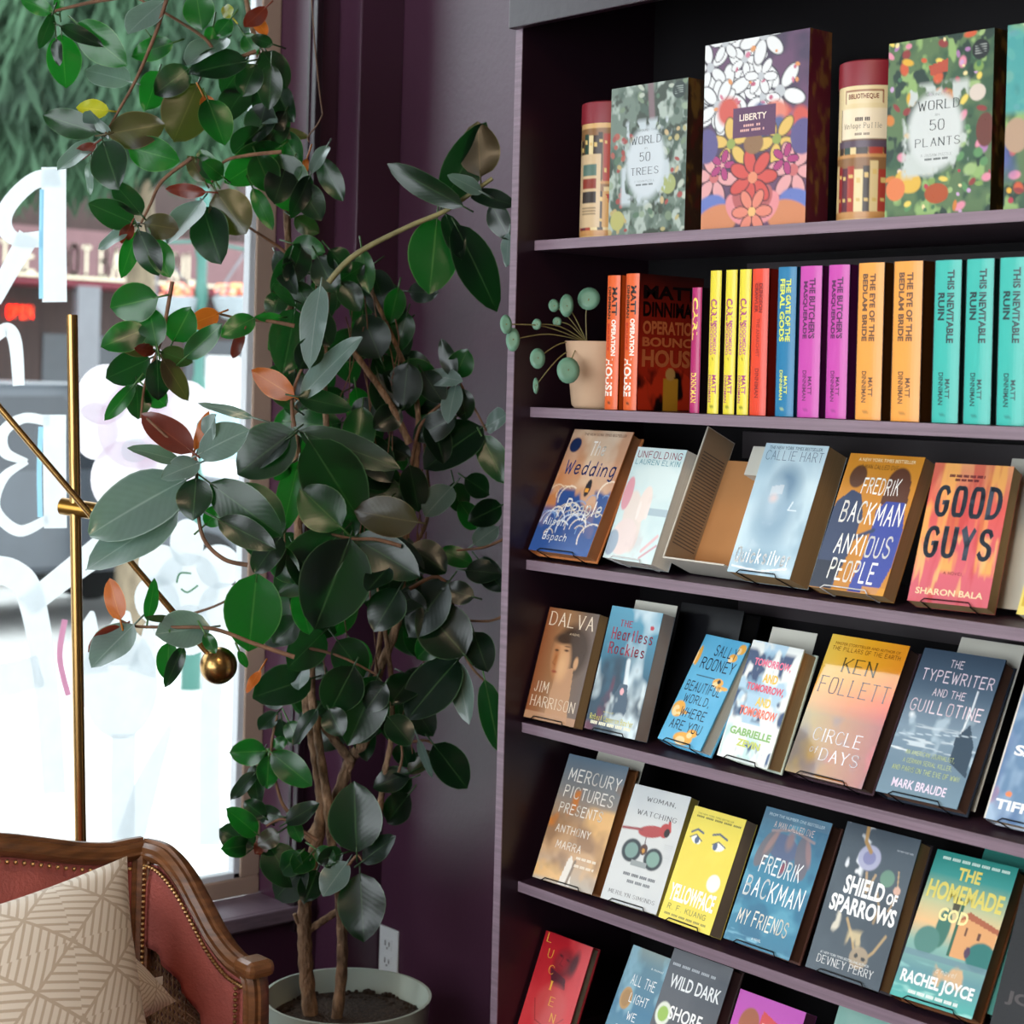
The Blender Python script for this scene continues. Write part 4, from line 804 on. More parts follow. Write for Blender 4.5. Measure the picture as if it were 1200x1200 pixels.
A.t('THE NEW YORK TIMES BESTSELLER', .2, .025, .72, .022, '6a4030').t('The', .42, .09, .24, .12, 'f6f2ea', 'H').t('Wedding', .1, .25, .85, .16, '243a78', 'H').t('People', .34, .56, .62, .17, 'f6f4f0', 'H').t('Alison', .08, .72, .36, .07, 'f6f4ee', 'H').t('Espach', .16, .84, .4, .085, 'f6f4ee', 'H')
book(3, (.088, .042, .0161, .5, 26.3, .160, .254), .032, A, 'blue wave and orange hardcover, leftmost on the third shelf from the top', edge='c07a48', page=mat('rust_page_edges', 'b87a4c', .8, var=.1), desc='orange and blue wave hardcover')  # tan page edges tinted with their shade and warm light
A = Art('d4e4e2'); A.noise('bcd6d8', 2, 3, .4, .7, 12, .8).rect(.6, .53, 1, .595, 'a8bcc4').ell(.35, .66, .2, .3, 'e4d6cc', -18).ell(.5, .5, .13, .17, 'ecdcd2').ell(.28, .8, .26, .17, 'e8d6d0', 20).ell(.1, .42, .1, .16, 'd89aa4').ell(.08, .86, .13, .12, '9fb0c0').line([(.72, .9), (.95, .76)], .03, 'e0b8b8').line([(.72, .96), (.98, .84)], .02, 'cfa0a6').ell(.6, .56, .03, .08, 'f0e0d8').ell(.42, .56, .03, .09, 'f2e4dc').noise('c8b0b0', 5, 6, .55, .75, 4, .35, (.1, .4, .7, 1))
A.t('UNFOLDING', .05, .03, .9, .065, '8a2c44', 'k').t('LAUREN ELKIN', .05, .105, .9, .05, '3f8f9c', 'k')
book(3, (.254, .060, .0123, -6.8, 20.5, .142, .215), .042, A, 'pale aqua paperback with pinkish hands standing on a clear wire stand', False, 'd4dedc', white=True, desc='pale aqua paperback')
A = Art('a8c4d2'); A.noise('c4dae2', 2.5, 3, .35, .7, 21).noise('7f9fb4', 3, 4, .5, .75, 22, .8).ell(.48, .5, .42, .4, '86a4b8', soft=.6).ell(.52, .3, .3, .17, '6a8aa2', soft=.7).ell(.4, .44, .2, .22, 'a8c0ce', soft=.7).poly([(.3, .33), (.5, .31), (.5, .38), (.3, .4)], 'd8dce0', .5).ell(.38, .42, .1, .05, 'd4c4c4', soft=.8).ell(.56, .5, .16, .1, '8fabbe', soft=.8).line([(.7, .44), (.66, .5), (.78, .5)], .012, 'dce8ee').noise('dce8ee', 4, 5, .6, .75, 23, .7, (0, .6, 1, 1))
A.ell(.45, .87, .5, .09, '86a8bc', soft=.8)
A.t('THE NEW YORK TIMES BESTSELLER', .08, .02, .84, .025, '34536e').t('CALLIE HART', .06, .055, .9, .075, '2c4766', 'r').t('Quicksilver', .06, .8, .86, .13, 'fafcfc', 'J').line([(.05, .95), (.5, .97), (.9, .93)], .012, 'f4f8f8')
book(3, (.565, .060, .0182, -.7, 22.7, .139, .235), .05, A, 'thick pale blue paperback with white script title beside the open cardboard box', False, 'b4c8d0', page=PAGE, desc='pale blue script paperback')
A = Art('c8862c'); A.noise('b87820', 3, 4, .4, .7, 31, .5)
A.ell(.2, .17, .12, .09, '5a3a28').poly([(.02, .36), (.18, .27), (.32, .3), (.42, .45), (.4, .7), (.3, 1), (0, 1), (0, .4)], '34405e').poly([(.0, .8), (.34, .8), (.28, 1), (0, 1)], '22283a').ell(.76, .2, .16, .12, '5a3626').poly([(.62, .18), (.92, .18), (.95, .36), (.6, .36)], '5a3626').poly([(.58, .4), (.68, .34), (.92, .34), (1, .55), (1, .78), (.9, 1), (.52, 1), (.6, .7)], '3c4a9c').line([(.4, .62), (.62, .55)], .03, '34405e').rect(.7, .95, 1, 1, 'd8962c', .8)
A.t('A NEW YORK TIMES BESTSELLER', .14, .03, .76, .025, 'f0e0b8').t('A MAN CALLED OVE', .2, .075, .5, .035, '6a4a20', 'k').t('FREDRIK', .3, .165, .5, .135, 'faf8f2', 'H').t('BACKMAN', .12, .34, .82, .18, 'faf8f2', 'H').t('ANXIOUS', .18, .58, .74, .17, 'faf8f2', 'H').t('PEOPLE', .2, .77, .62, .17, 'faf8f2', 'H')
book(3, (.749, .059, .0123, -1.3, 24.1, .151, .235), .03, A, 'ochre paperback with two figures in blue seen from behind, on a clear stand', False, 'a87024', white=True, page=PAGE, desc='ochre paperback')
A = Art('d8685c'); A.grad((0, 'e8a070'), (.3, 'dc6058'), (.8, 'd86a78'), (1, 'd06874')).noise('f4b060', 9, 2.2, .55, .68, 41, .9, (-.1, -.1, 1.1, .8)).noise('c84848', 8, 2.5, .55, .7, 42, .7).noise('f2c07c', 12, 3, .6, .7, 44, .8, (0, .5, 1, .95))
A.t(31, .22, .08, .45, .02, '6a3038', 'Z').t(23, .3, .11, .3, .018, '6a3038', 'Z').t('GOOD', .1, .155, .84, .24, '46505e', 'G').t('GUYS', .06, .44, .86, .25, '46505e', 'G').t('A NOVEL', .38, .775, .25, .022, '8a3a44', 'k').t('SHARON BALA', .08, .9, .84, .045, 'f6dcb0', 'B')
book(3, (.939, .062, .0118, 11.5, 23, .128, .226), .032, A, 'coral flame-patterned paperback with big slate letters at the right of the third shelf', False, 'c85c54', page=PAGE, desc='coral flame paperback')
# open cardboard box left of the pale blue book
CB = mat('brown_cardboard', 'b07a48', .8, var=.1, scale=6); CBW = mat('cardboard_white_outside', 'c8c2b6', .7, var=.05)
z = SH[3] + .036; cbx = empty('cardboard_box', (.42, .062, z), 'open brown cardboard display box with lined inner wall, left of the pale blue book', 'box', rot=(R(-24), 0, R(-2)))
MB().box(-.08, .07, .072, .075, 0, .215).build('back_wall', CB, cbx, world=False); MB().box(-.08, .07, 0, .075, -.003, 0).build('base', CBW, cbx, world=False)
MB().box(-.081, -.078, 0, .075, 0, .25).build('side_wall', CBW, cbx, world=False)
b = MB(); b.box(-.0779, -.0776, .002, .073, .002, .248)
for i in range(30): b.box(-.0776, -.0773, .008, .066, .03 + i * .006, .032 + i * .006, 1)
b.build('lined_paper', [mat('kraft_paper', '9c8468', .8), mat('grey_print', '5e5248', .8)], cbx, world=False); MB().box(-.0, .07, .045, .07, .18, .235).build('paper_flap', CARD, cbx, world=False)
b = empty('paperback_book', (.985, .155, SH[3] + .017), 'tan-edged paperback standing behind the coral flame book', 'book', 'spare copies behind the displayed books', (R(-22), 0, R(6))); MB().box(0, .16, .002, .034, .001, .229).build('pages', PAGE, b, world=False); m2 = MB(); m2.usec = True; m2.col = lin('d8c8b0'); m2.box(0, .16, 0, .002, 0, .23).box(0, .16, .034, .036, 0, .23).build('cover', INK, b, world=False)
def card(x, y, z, w, h, tilt, label, text=None):
    o = MB().box(-w / 2, w / 2, 0, .0008, 0, h).build('shelf_card', CARD, None, world=False); o.location = (x, y, z); o.rotation_euler = (R(-tilt), 0, 0); tag(o, label, 'card', 'pale cards slipped behind books')
    if text:
        a_ = Art('c8c6ba', 4, 4); a_.t(text, .15, .015, .7, .06, '3a3630', 'h'); m_ = MB(); a_.put(m_, (-w / 2, -.0004, h), (w, 0, 0), (0, 0, -h), (0, -1, 0)); m_.build('handwriting', INK, o, world=False)
    return o
# the yellow edge of one more book at the frame's right edge
A = Art('e0cc6c'); A.rect(.03, .06, .97, .94, 'c8a838'); book(3, (1.13, .062, .014, 0, 23, .14, .215), .03, A, 'yellow-edged paperback cut by the right end of the third shelf', False, 'd8c468', desc='yellow-edged paperback')
# ---------------------------------------------------------------- fourth shelf
A = Art('8c5c3c'); A.grad((0, '8a4e2c'), (.45, '9c7450'), (.8, '6e5a4c'), (1, '6c5c54'), ax='x').ell(.62, .36, .4, .27, '463428', soft=.3).poly([(.42, .55), (.74, .5), (.84, 1), (.38, 1)], 'b88a64').ell(.46, .44, .22, .25, 'c8966a', -14, .35).ell(.36, .46, .1, .22, 'a8683c', -10, .8).ell(.5, .5, .14, .16, 'd8a878', soft=.8).ell(.76, .46, .055, .07, 'c8986c', soft=.4).ell(.5, .25, .3, .07, '463428', -8, .4).ell(.34, .37, .055, .014, '4a3020', soft=.6).ell(.53, .36, .065, .014, '4a3020', soft=.6).ell(.53, .325, .08, .01, '5a3c28', soft=.6).line([(.36, .42), (.31, .485), (.37, .5)], .012, '8c5834', .7).ell(.38, .56, .07, .016, '984c38', soft=.6).rect(0, .93, 1, 1, 'b88c6a', .8)
A.t('DALVA', .06, .03, .88, .13, 'ecdcc4', 'R').t('A NOVEL', .52, .2, .2, .02, 'd0b898').t('JIM', .08, .66, .28, .1, 'ecdcc4', 'R').t('HARRISON', .06, .79, .88, .1, 'ecdcc4', 'R')
book(4, (.074, .044, .0083, 3.0, 17.2, .132, .212), .024, A, 'brown portrait paperback, leftmost on the fourth shelf from the top', False, '7a5a44', page=PAGE, desc='brown portrait paperback')
A = Art('3f7c94'); A.grad((0, '5aa0ba'), (.3, '3f7c96'), (.6, '2f566c'), (1, '26303f')).noise('dcecf0', 3, 3, .52, .72, 51, .95).noise('22384a', 3, 4, .42, .66, 52, .95, (-.1, .35, 1.1, 1.1)).noise('6a2c44', 4, 5, .55, .7, 53, .8, (-.1, .45, .4, 1.1)).line([(.56, .42), (.6, .62)], .05, 'e8f2f4', .8).poly([(.42, .7), (.5, .6), (.64, .6), (.72, .8), (.66, .9), (.44, .9)], '44586a').ell(.56, .66, .04, .03, 'e8b0b4').noise('d8e4e4', 5, 5, .6, .7, 54, .7, (0, .55, 1, .95)).ell(.86, .13, .04, .02, 'b83040')
A.t('THE', .24, .1, .24, .055, '9c2440', 'W').t('Heartless', .12, .165, .8, .1, '9c2440', 'W').t('Rockies', .12, .285, .7, .1, '9c2440', 'W').t('a novel', .3, .83, .2, .02, 'e0d060', 'h').t('Robert Cameron Baxter', .06, .87, .84, .05, 'e8e070', 'W').t(29, .1, .925, .78, .025, 'f0ecd0', 'Z')
book(4, (.226, .055, .0118, .4, 16.3, .131, .229), .032, A, 'stormy blue paperback with dark red title beside the brown portrait book', False, '6a7884', page=mat('grey_page_edges', 'a8968a', .8, var=.1), desc='stormy blue paperback')
o = empty('hardcover_book', (.318, .158, SH[4] + .022), 'black hardcover leaning behind the stormy blue paperback', 'book', 'spare copies behind the displayed books', (R(-16), 0, R(2))); mb = MB(); mb.usec = True; mb.col = lin('101014'); casebound(mb, .15, .23, .05, '0e0e12', True); mb.build('cover', INK, o, world=False); pages(.15, .23, .05, o, True, mat('black_page_edges', '1a1818', .8))
A = Art('5cb0d8'); A.noise('6cbce0', 3, 3, .4, .6, 61, .6)
for bx in ((.82, .02, 1, .12), (.7, .12, .9, .2), (0, .1, .1, .3), (.6, .36, .85, .44), (.7, .42, 1, .46), (0, .62, .3, .78), (.1, .7, .4, .74), (.3, .88, .75, 1), (.55, .84, .8, .92)): A.ell((bx[0] + bx[2]) / 2, (bx[1] + bx[3]) / 2, (bx[2] - bx[0]) / 2, (bx[3] - bx[1]) / 2, 'f0b04c').ell((bx[0] + bx[2]) / 2 - .04, (bx[1] + bx[3]) / 2 + .02, (bx[2] - bx[0]) / 4, (bx[3] - bx[1]) / 3, 'f8d8a0')
A.ell(.74, .39, .04, .02, '1c2230').t('SALLY', .36, .07, .5, .105, '182848', 'k').t('ROONEY', .18, .2, .76, .11, '182848', 'k').line([(.2, .375), (.62, .375)], .006, '182848').t('BEAUTIFUL', .08, .43, .8, .095, '182848', 'k').t('WORLD,', .16, .55, .6, .09, '182848', 'k').t('WHERE', .22, .67, .58, .09, '182848', 'k').t('ARE YOU', .12, .79, .72, .09, '182848', 'k')
book(4, (.388, .066, .0208, -9, 30, .122, .206), .03, A, 'sky blue hardcover with orange patches and black hand lettering', True, '58a8d0', page=PAGEB, desc='sky blue hardcover with orange patches')
A = Art('e4e8e4'); A.noise('30466c', 4, 4, .52, .6, 71, 1, (-.1, .05, 1.1, .45)).noise('9cc4dc', 5, 5, .5, .6, 72, .8).noise('30466c', 4, 5, .56, .62, 73, 1, (-.1, .4, 1.1, .68)).rect(.0, .69, 1, 1, 'e6eae4').noise('b8dcd8', 5, 4, .5, .6, 75, .8, (0, .7, 1, 1)).noise('34507c', 6, 6, .62, .68, 76, 1, (.3, .82, 1, 1))
for s_, y, c in (('TOMORROW,', .14, 'e46c8c'), ('AND', .255, 'f0c04c'), ('TOMORROW,', .35, 'e05a70'), ('AND', .455, 'f0c850'), ('TOMORROW', .55, 'f07a60')): A.t(s_, .16 if len(s_) > 4 else .42, y, .72 if len(s_) > 4 else .28, .075, c, 'X')
A.t('GABRIELLE', .1, .73, .8, .065, '8cb86c', 'X').t('ZEVIN', .3, .82, .45, .06, 'c8d060', 'X')
book(4, (.541, .059, .0153, -7.1, 21.4, .127, .206), .036, A, 'white and navy wave hardcover with pastel lettering under a paper card', True, 'c8d4c4', page=PAGE, desc='white and navy wave hardcover')
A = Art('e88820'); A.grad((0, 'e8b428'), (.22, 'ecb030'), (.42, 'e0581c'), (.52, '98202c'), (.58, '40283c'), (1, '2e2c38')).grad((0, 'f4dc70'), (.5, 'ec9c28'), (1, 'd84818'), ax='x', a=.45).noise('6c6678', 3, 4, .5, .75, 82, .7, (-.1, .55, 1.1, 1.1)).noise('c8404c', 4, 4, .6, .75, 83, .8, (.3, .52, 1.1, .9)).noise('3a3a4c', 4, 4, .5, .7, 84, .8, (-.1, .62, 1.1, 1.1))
A.t('MASTER STORYTELLER AND AUTHOR OF', .08, .05, .84, .02, '8a4a10').t('THE PILLARS OF THE EARTH', .06, .08, .88, .032, '7a4010', 'k').t('KEN', .26, .15, .44, .11, '5a4a20', 'R').t('FOLLETT', .05, .3, .9, .12, '4a3c24', 'R').t('CIRCLE', .2, .66, .62, .095, 'f0ecf0', 'R').t('of', .22, .79, .1, .05, 'f0ecf0', 'H').t('DAYS', .36, .79, .5, .09, 'f0ecf0', 'R')
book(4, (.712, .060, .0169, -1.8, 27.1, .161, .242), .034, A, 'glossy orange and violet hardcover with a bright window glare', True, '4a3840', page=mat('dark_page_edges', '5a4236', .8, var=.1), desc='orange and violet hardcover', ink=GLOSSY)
A = Art('66788a'); A.grad((0, '39495a'), (.3, '55697c'), (.55, '7f95a6'), (.8, '6e8798'), (1, '7690a0')).noise('b4c8d4', 6, 10, .6, .72, 91, .8, (-.1, .42, 1.1, .75)).noise('d8e4ea', 3, 40, .66, .72, 92, .8, (-.1, .5, 1.1, .72)).line([(.8, .24), (.8, .36), (.77, .52)], .014, 'e6eef2').poly([(.72, .56), (.84, .46), (.96, .6), (.98, .8), (.74, .72)], '3a4c5c').ell(.12, .46, .05, .03, 'e8f0f4', soft=.9).line([(.02, .6), (.95, .53)], .006, 'c4d4de').line([(0, .69), (.2, .7)], .012, 'e8f0f2')
A.t('THE', .38, .055, .16, .055, 'ecdce4', 'k').t('TYPEWRITER', .08, .135, .88, .085, 'ecdce4', 'k').t('AND THE', .28, .26, .4, .055, 'ecdce4', 'k').t('GUILLOTINE', .06, .345, .88, .09, 'ecdce4', 'k').t('AN AMERICAN JOURNALIST,', .2, .69, .6, .035, 'ccd88c', 'k').t('A GERMAN SERIAL KILLER,', .2, .745, .6, .035, 'ccd88c', 'k').t('AND PARIS ON THE EVE OF WWII', .1, .8, .82, .035, 'ccd88c', 'k').t('MARK BRAUDE', .16, .885, .66, .06, 'ecdcec', 'B')
book(4, (.890, .064, .0190, 1.0, 29.5, .149, .245), .034, A, 'slate blue city hardcover with pale pink capitals at the right of the fourth shelf', True, '2c3440', page=mat('brown_page_edges', '7c5a48', .8, var=.1), desc='slate blue city hardcover')
A = Art('6c8cac'); A.noise('a4bcd4', 4, 5, .45, .65, 101).noise('c890a4', 5, 6, .58, .7, 102, .8).noise('4c6c9c', 3, 4, .5, .7, 103, .7).ell(.2, .82, .04, .02, 'e88c5c').t('SA', .12, .5, .3, .07, 'f4f6fa', 'X').t('TIFFANY', .08, .86, .84, .065, 'f4f6fa', 'X').rect(0, .0, .012, 1, 'e4dcd0')
book(4, (1.085, .064, .0185, 0, 27, .145, .235), .032, A, 'mottled blue hardcover cut by the right end of the fourth shelf', True, 'b4bcc8', desc='mottled blue hardcover')
for x, y, z, w_, h_, t_, lb, tx in ((.222, .104, SH[4] + .012, .108, .24, 16.3, 'pale card showing above the stormy blue paperback', None), (.532, .112, SH[4] + .012, .1, .232, 21.4, 'pale card showing above the white and navy wave hardcover', None), (.905, .112, SH[4] + .012, .118, .27, 27, 'pale card showing above the slate blue city hardcover', None), (.118, .102, SH[5] + .012, .125, .272, 22, 'handwritten card above the slate and amber hardcover', 'Our favorite'), (1.02, .14, SH[3] + .012, .16, .238, 20, 'pale card standing behind the coral flame paperback', None)): card(x, y, z, w_, h_, t_, lb, tx)
# ---------------------------------------------------------------- fifth shelf
A = Art('98806c'); A.grad((0, '5c7080'), (.3, '84807c'), (.55, 'b48c64'), (.75, 'd0a880'), (1, 'b8b0a4')).noise('e8b878', 3, 4, .5, .68, 111, .9, (-.1, .35, 1.1, 1)).noise('8c6a50', 3, 5, .5, .7, 112, .7).noise('c87830', 3, 3, .6, .7, 113, .9, (-.1, .1, .4, .6)).poly([(.42, 1), (.48, .8), (.52, .76), (.56, .8), (.62, 1)], 'e8e0d4').line([(.55, .98), (.6, .8)], .025, '8a7868')
A.t('MERCURY', .1, .1, .86, .105, 'f4efe6', 'k').t('PICTURES', .1, .24, .82, .1, 'f4efe6', 'k').t('PRESENTS', .1, .38, .72, .085, 'f4efe6', 'k').t('ANTHONY', .14, .55, .58, .065, 'f0e8dc', 'k').t('MARRA', .22, .67, .42, .065, 'f0e8dc', 'k').t(22, .6, .76, .32, .02, 'f0e4d0', 'Z').t(20, .6, .82, .32, .02, 'f0e4d0', 'Z')
book(5, (.114, .052, .0139, 3.6, 22.8, .153, .238), .03, A, 'slate and amber cloud hardcover, leftmost on the fifth shelf from the top', True, '7a5030', page=mat('dark_amber_page_edges', '9a6234', .8, var=.1), desc='slate and amber cloud hardcover')
A = Art('d6d8d6'); A.noise('c8ccce', 2, 3, .4, .7, 121, .6).ell(.52, .36, .24, .055, 'b04c4c', -8).line([(.02, .38), (.36, .36)], .022, '9c4a4c').ell(.74, .325, .1, .065, 'b84848', -30).line([(.78, .25), (.82, .32)], .03, 'c04a48').ell(.78, .34, .05, .04, '2c2426').line([(.46, .42), (.48, .5)], .01, '5a4040').ell(.28, .55, .18, .105, '3c4448').ell(.28, .55, .12, .07, '7e9c94').ell(.68, .58, .17, .1, '3c4448').ell(.68, .58, .115, .07, '84a498').ell(.48, .52, .07, .05, '5a4038').ell(.48, .53, .03, .02, 'c8903c').rect(.33, .62, .6, .67, '9aa0a0')
A.t('WOMAN,', .28, .08, .52, .045, '3a3c40', 'R').t('WATCHING', .18, .2, .7, .045, '3a3c40', 'R').t(24, .26, .735, .56, .025, '7c8084', 'Z').t(17, .36, .79, .4, .025, '7c8084', 'Z').t('MERILYN SIMONDS', .1, .9, .82, .035, '44464a', 'R')
for k in range(7): A.line([(.8, .44 + k * .016), (.95, .44 + k * .016)], .006, '9a9c9e')
book(5, (.275, .065, .0142, 3.1, 24.1, .135, .213), .024, A, 'pale grey paperback with a red bird on binoculars', False, 'c8c8b8', page=mat('olive_page_edges', 'a89a4c', .8, var=.1), desc='pale grey bird paperback')
A = Art('ecd84c'); A.noise('e8d244', 3, 3, .4, .6, 131, .5).ell(.22, .28, .1, .035, 'f4f2e8', 14).ell(.24, .28, .045, .034, '4c5c7c').ell(.66, .29, .12, .038, 'f4f2e8', -6).ell(.6, .29, .045, .036, '4c5c7c').line([(.1, .225), (.2, .19), (.32, .21)], .018, '4a5670').line([(.5, .2), (.62, .18), (.78, .21)], .018, '4a5670').line([(.1, .27), (.2, .235), (.33, .28)], .01, '3c4860').line([(.54, .28), (.64, .245), (.79, .28)], .01, '3c4860').ell(.78, .59, .13, .08, 'eef0e4')
A.t('THE NEW YORK TIMES BESTSELLER', .1, .045, .7, .015, '8a8030').t(29, .1, .07, .85, .016, '8a8030', 'Z').t('YELLOWFACE', .06, .68, .86, .15, 'f8f6ec', 'X').t('R. F. KUANG', .1, .855, .74, .05, '8a8440', 'k').t(34, .08, .935, .8, .018, '9a9040', 'Z')
book(5, (.422, .055, .0116, -2.2, 24.2, .126, .202), .03, A, 'bright yellow paperback with a pair of drawn eyes', False, 'dccc4c', page=mat('taupe_page_edges', '8a7c6c', .8, var=.1), desc='bright yellow eyes paperback')
A = Art('3c7c98'); A.grad((0, '5a7c90'), (.25, '3c7894'), (.6, '3a86a4'), (1, '3a7894')).noise('60a4bc', 4, 9, .55, .7, 141, .7).noise('2c6484', 3, 6, .55, .7, 142, .7).ell(.42, .26, .26, .1, '566484', 10).ell(.18, .3, .1, .16, '6e6c74', 20).ell(.74, .3, .11, .17, '6a6874', -16).ell(.24, .24, .05, .14, '9a7c78', 24, .5).ell(.8, .25, .05, .14, '96787a', -24, .5).ell(.5, .2, .08, .1, '8c7478', 0, .6).ell(.52, .4, .05, .07, '8a4858', 20, .5).line([(.2, .16), (.5, .12), (.84, .17)], .02, 'a88c86', .7).rect(0, 0, 1, .08, '54748a', .7).noise('84bcd0', 3, 24, .62, .7, 143, .8, (-.1, .86, 1.1, 1))
A.t('FROM THE NUMBER ONE BESTSELLER', .08, .035, .84, .022, 'c4d4dc').t('A MAN CALLED OVE', .2, .085, .6, .05, 'e0c8c0', 'k').t('FREDRIK', .18, .335, .62, .145, 'f2f6f6', 'H').t('BACKMAN', .06, .5, .88, .165, 'f2f6f6', 'H').t('MY FRIENDS', .1, .745, .76, .125, 'f2ecdc', 'H').t('A NOVEL', .4, .93, .14, .018, 'e8f0f0')
book(5, (.584, .057, .0152, -1.2, 25.5, .146, .231), .032, A, 'teal blue hardcover with white brush capitals beside the yellow book', True, '5a3c34', page=mat('dark_brown_page_edges', '684434', .8, var=.1), desc='teal blue brush-lettered hardcover')
A = Art('45505a'); A.noise('525e68', 2, 3, .4, .7, 151, .7).noise('eceef0', 6, 7, .6, .66, 152, 1, (.02, -.05, .4, .5)).ell(.42, .2, .16, .09, 'b4b4cc').ell(.42, .2, .09, .05, '8c8cb4').line([(.44, .3), (.5, .42), (.56, .3)], .02, 'b89c78').line([(.64, .4), (.72, .5), (.7, .6)], .018, 'a08868').line([(.84, .24), (.9, .4), (.84, .5)], .012, 'c0a078').ell(.72, .3, .1, .06, '6e9480').ell(.88, .36, .05, .03, 'd8b09c').line([(.3, 0), (.32, .1), (.42, .16)], .03, 'b48c54').noise('d8d2c0', 8, 8, .6, .68, 153, 1, (.1, .5, .3, .74)).line([(.36, .62), (.5, .74), (.6, .86)], .02, 'b49a70').line([(.9, .66), (.8, .78), (.68, .86)], .02, 'b49a70').ell(.64, .84, .13, .075, 'a4937c').ell(.6, .83, .03, .015, '3c3c3c').ell(.7, .84, .03, .015, '3c3c3c').noise('cdbb92', 7, 7, .58, .68, 154, .9, (.4, .66, .9, .8))
A.t('THE NEW YORK TIMES', .74, .1, .22, .012, 'c8ccd0').t('SHIELD', .2, .34, .54, .125, 'f4f4f2', 'X').t('OF', .78, .385, .14, .075, 'f4f4f2', 'X').t('SPARROWS', .08, .48, .88, .115, 'f4f4f2', 'X').t('#1 NEW YORK TIMES BESTSELLING AUTHOR', .14, .865, .66, .018, 'd8dcdc').t('DEVNEY PERRY', .12, .89, .76, .055, 'f0f0ee', 'R')
book(5, (.766, .053, .0151, -.7, 23.8, .147, .240), .036, A, 'charcoal hardcover with antlers, flowers and bold white title', True, '3a3438', page=PAGE, desc='charcoal antler hardcover')
A = Art('4c9c94'); A.grad((0, '2f8a80'), (.15, '4ca49c'), (.34, 'c8cca0'), (.48, 'ecc490'), (.62, '8cb8ac'), (.8, '6a98a0'), (1, '5ab4ac')).poly([(.52, .42), (.6, .36), (1, .44), (1, .66), (.52, .66)], 'e0a874').poly([(.5, .43), (.62, .355), (1.05, .43), (1, .455), (.62, .4)], 'b06a50').rect(.5, .3, .53, .66, '3c6c5c').ell(.36, .5, .09, .14, '4a7c70').ell(.22, .6, .16, .1, '5c8c84').ell(.88, .62, .18, .1, '3c7c78').ell(.44, .33, .05, .06, '5a5848').rect(.62, .46, .65, .51, '6c4c44').rect(.78, .47, .81, .52, '6c4c44').ell(.72, .61, .035, .04, '5c4a60').rect(0, .68, 1, .72, '7494a0', .8).noise('a4dcd4', 3, 20, .56, .66, 161, .8, (-.1, .74, 1.1, 1.1)).noise('e8b884', 6, 10, .6, .7, 162, .8, (.4, .7, .8, 1))
A.t(41, .1, .035, .82, .02, 'd8f0e4', 'Z').t('THE', .34, .085, .28, .085, 'f0e078', 'X').t('HOMEMADE', .04, .2, .92, .125, 'f0e078', 'X').t('GOD', .26, .365, .36, .09, 'f4e8a8', 'X').t('a novel', .44, .755, .24, .035, 'f4f4ec', 'h').t('RACHEL JOYCE', .06, .815, .88, .105, 'f6f8f6', 'X').t(33, .2, .935, .6, .022, 'f0f4f0', 'Z')
book(5, (.933, .055, .0144, 3.0, 31, .143, .236), .034, A, 'teal and peach hardcover showing a villa, rightmost whole book on the fifth shelf', True, '6a4024', page=mat('amber_page_edges', '8a5a34', .8, var=.12), desc='teal villa hardcover')
A = Art('2f7a70', 8, 8); A.grad((0, '2f7a70'), (1, '5aa49c')); book(5, (.985, .103, .0144, 3.0, 31, .143, .250), .03, A, 'green-topped spare copy standing behind the teal villa hardcover', True, '246058', group='spare copies behind the displayed books', stand=False)
A = Art('141416', 8, 8); A.t('JOYCE', .1, .75, .8, .09, '4a4444', 'X'); book(5, (1.1, .07, .014, 0, 22, .145, .235), .03, A, 'black hardcover at the right end of the fifth shelf', True, '101012', stand=False)
# ---------------------------------------------------------------- sixth shelf, cut by the bottom of the frame
A = Art('c02430'); A.grad((0, 'a81824'), (1, 'd0343c')).noise('d84448', 3, 3, .45, .7, 171, .6).ell(.55, .24, .27, .18, '701a24', 14, .5).ell(.5, .22, .17, .13, '9c2c34', 14, .8).ell(.74, .2, .1, .16, '4c1620', 10, .6).ell(.45, .17, .06, .016, '4a1620', 12, .7).ell(.6, .19, .06, .014, '4a1620', 12, .7).line([(.5, .18), (.46, .25), (.52, .26)], .014, '64202a', .6).poly([(.3, .3), (.42, .46), (.7, .46), (.66, .36)], '54202c').ell(.52, .66, .38, .26, 'cc4c4c', soft=.3).line([(.18, .62), (.3, .8), (.6, .84), (.84, .7)], .008, '8a2028')
for k, ch in enumerate('LUCIEN'): A.t(ch, [.06, .17, .28, .39, .47, .58][k], .01 + k * .135, .11 if ch != 'I' else .06, .085, 'ecb848', 'R')
book(6, (.072, .040, .012, 0, 22, .130, .198), .022, A, 'crimson hardcover with a dark bust and gold capitals', True, '8a2028', page=mat('olive_grey_page_edges', '7c7460', .8, var=.1), desc='crimson bust hardcover')
A = Art('4c84a0'); A.grad((0, '8c9c98'), (.15, '5a8494'), (.5, '3c7494'), (.8, '5c90a4'), (1, '2c4454')).noise('8cb8c8', 3, 4, .5, .7, 181, .8).ell(.26, .43, .15, .1, 'b88c50').ell(.26, .43, .11, .075, 'a47a44').poly([(0, .9), (.2, .82), (.5, .9), (.8, .84), (1, .9), (1, 1), (0, 1)], '283848')
A.t('a novel', .6, .12, .3, .02, 'e0e8e8').t('ALL THE', .24, .22, .6, .09, 'f2f4f2', 'k').t('LIGHT', .34, .37, .46, .08, 'f2f4f2', 'k').t('WE', .42, .52, .22, .07, 'f2f4f2', 'k').t('CANNOT', .22, .65, .7, .08, 'f2f4f2', 'k').t('SEE', .42, .8, .26, .07, 'f2f4f2', 'k')
book(6, (.248, .062, .016, -2, 26, .104, .215), .028, A, 'blue paperback with a gold seal left of the dark grey book', False, '5a7c88', desc='blue gold-seal paperback')
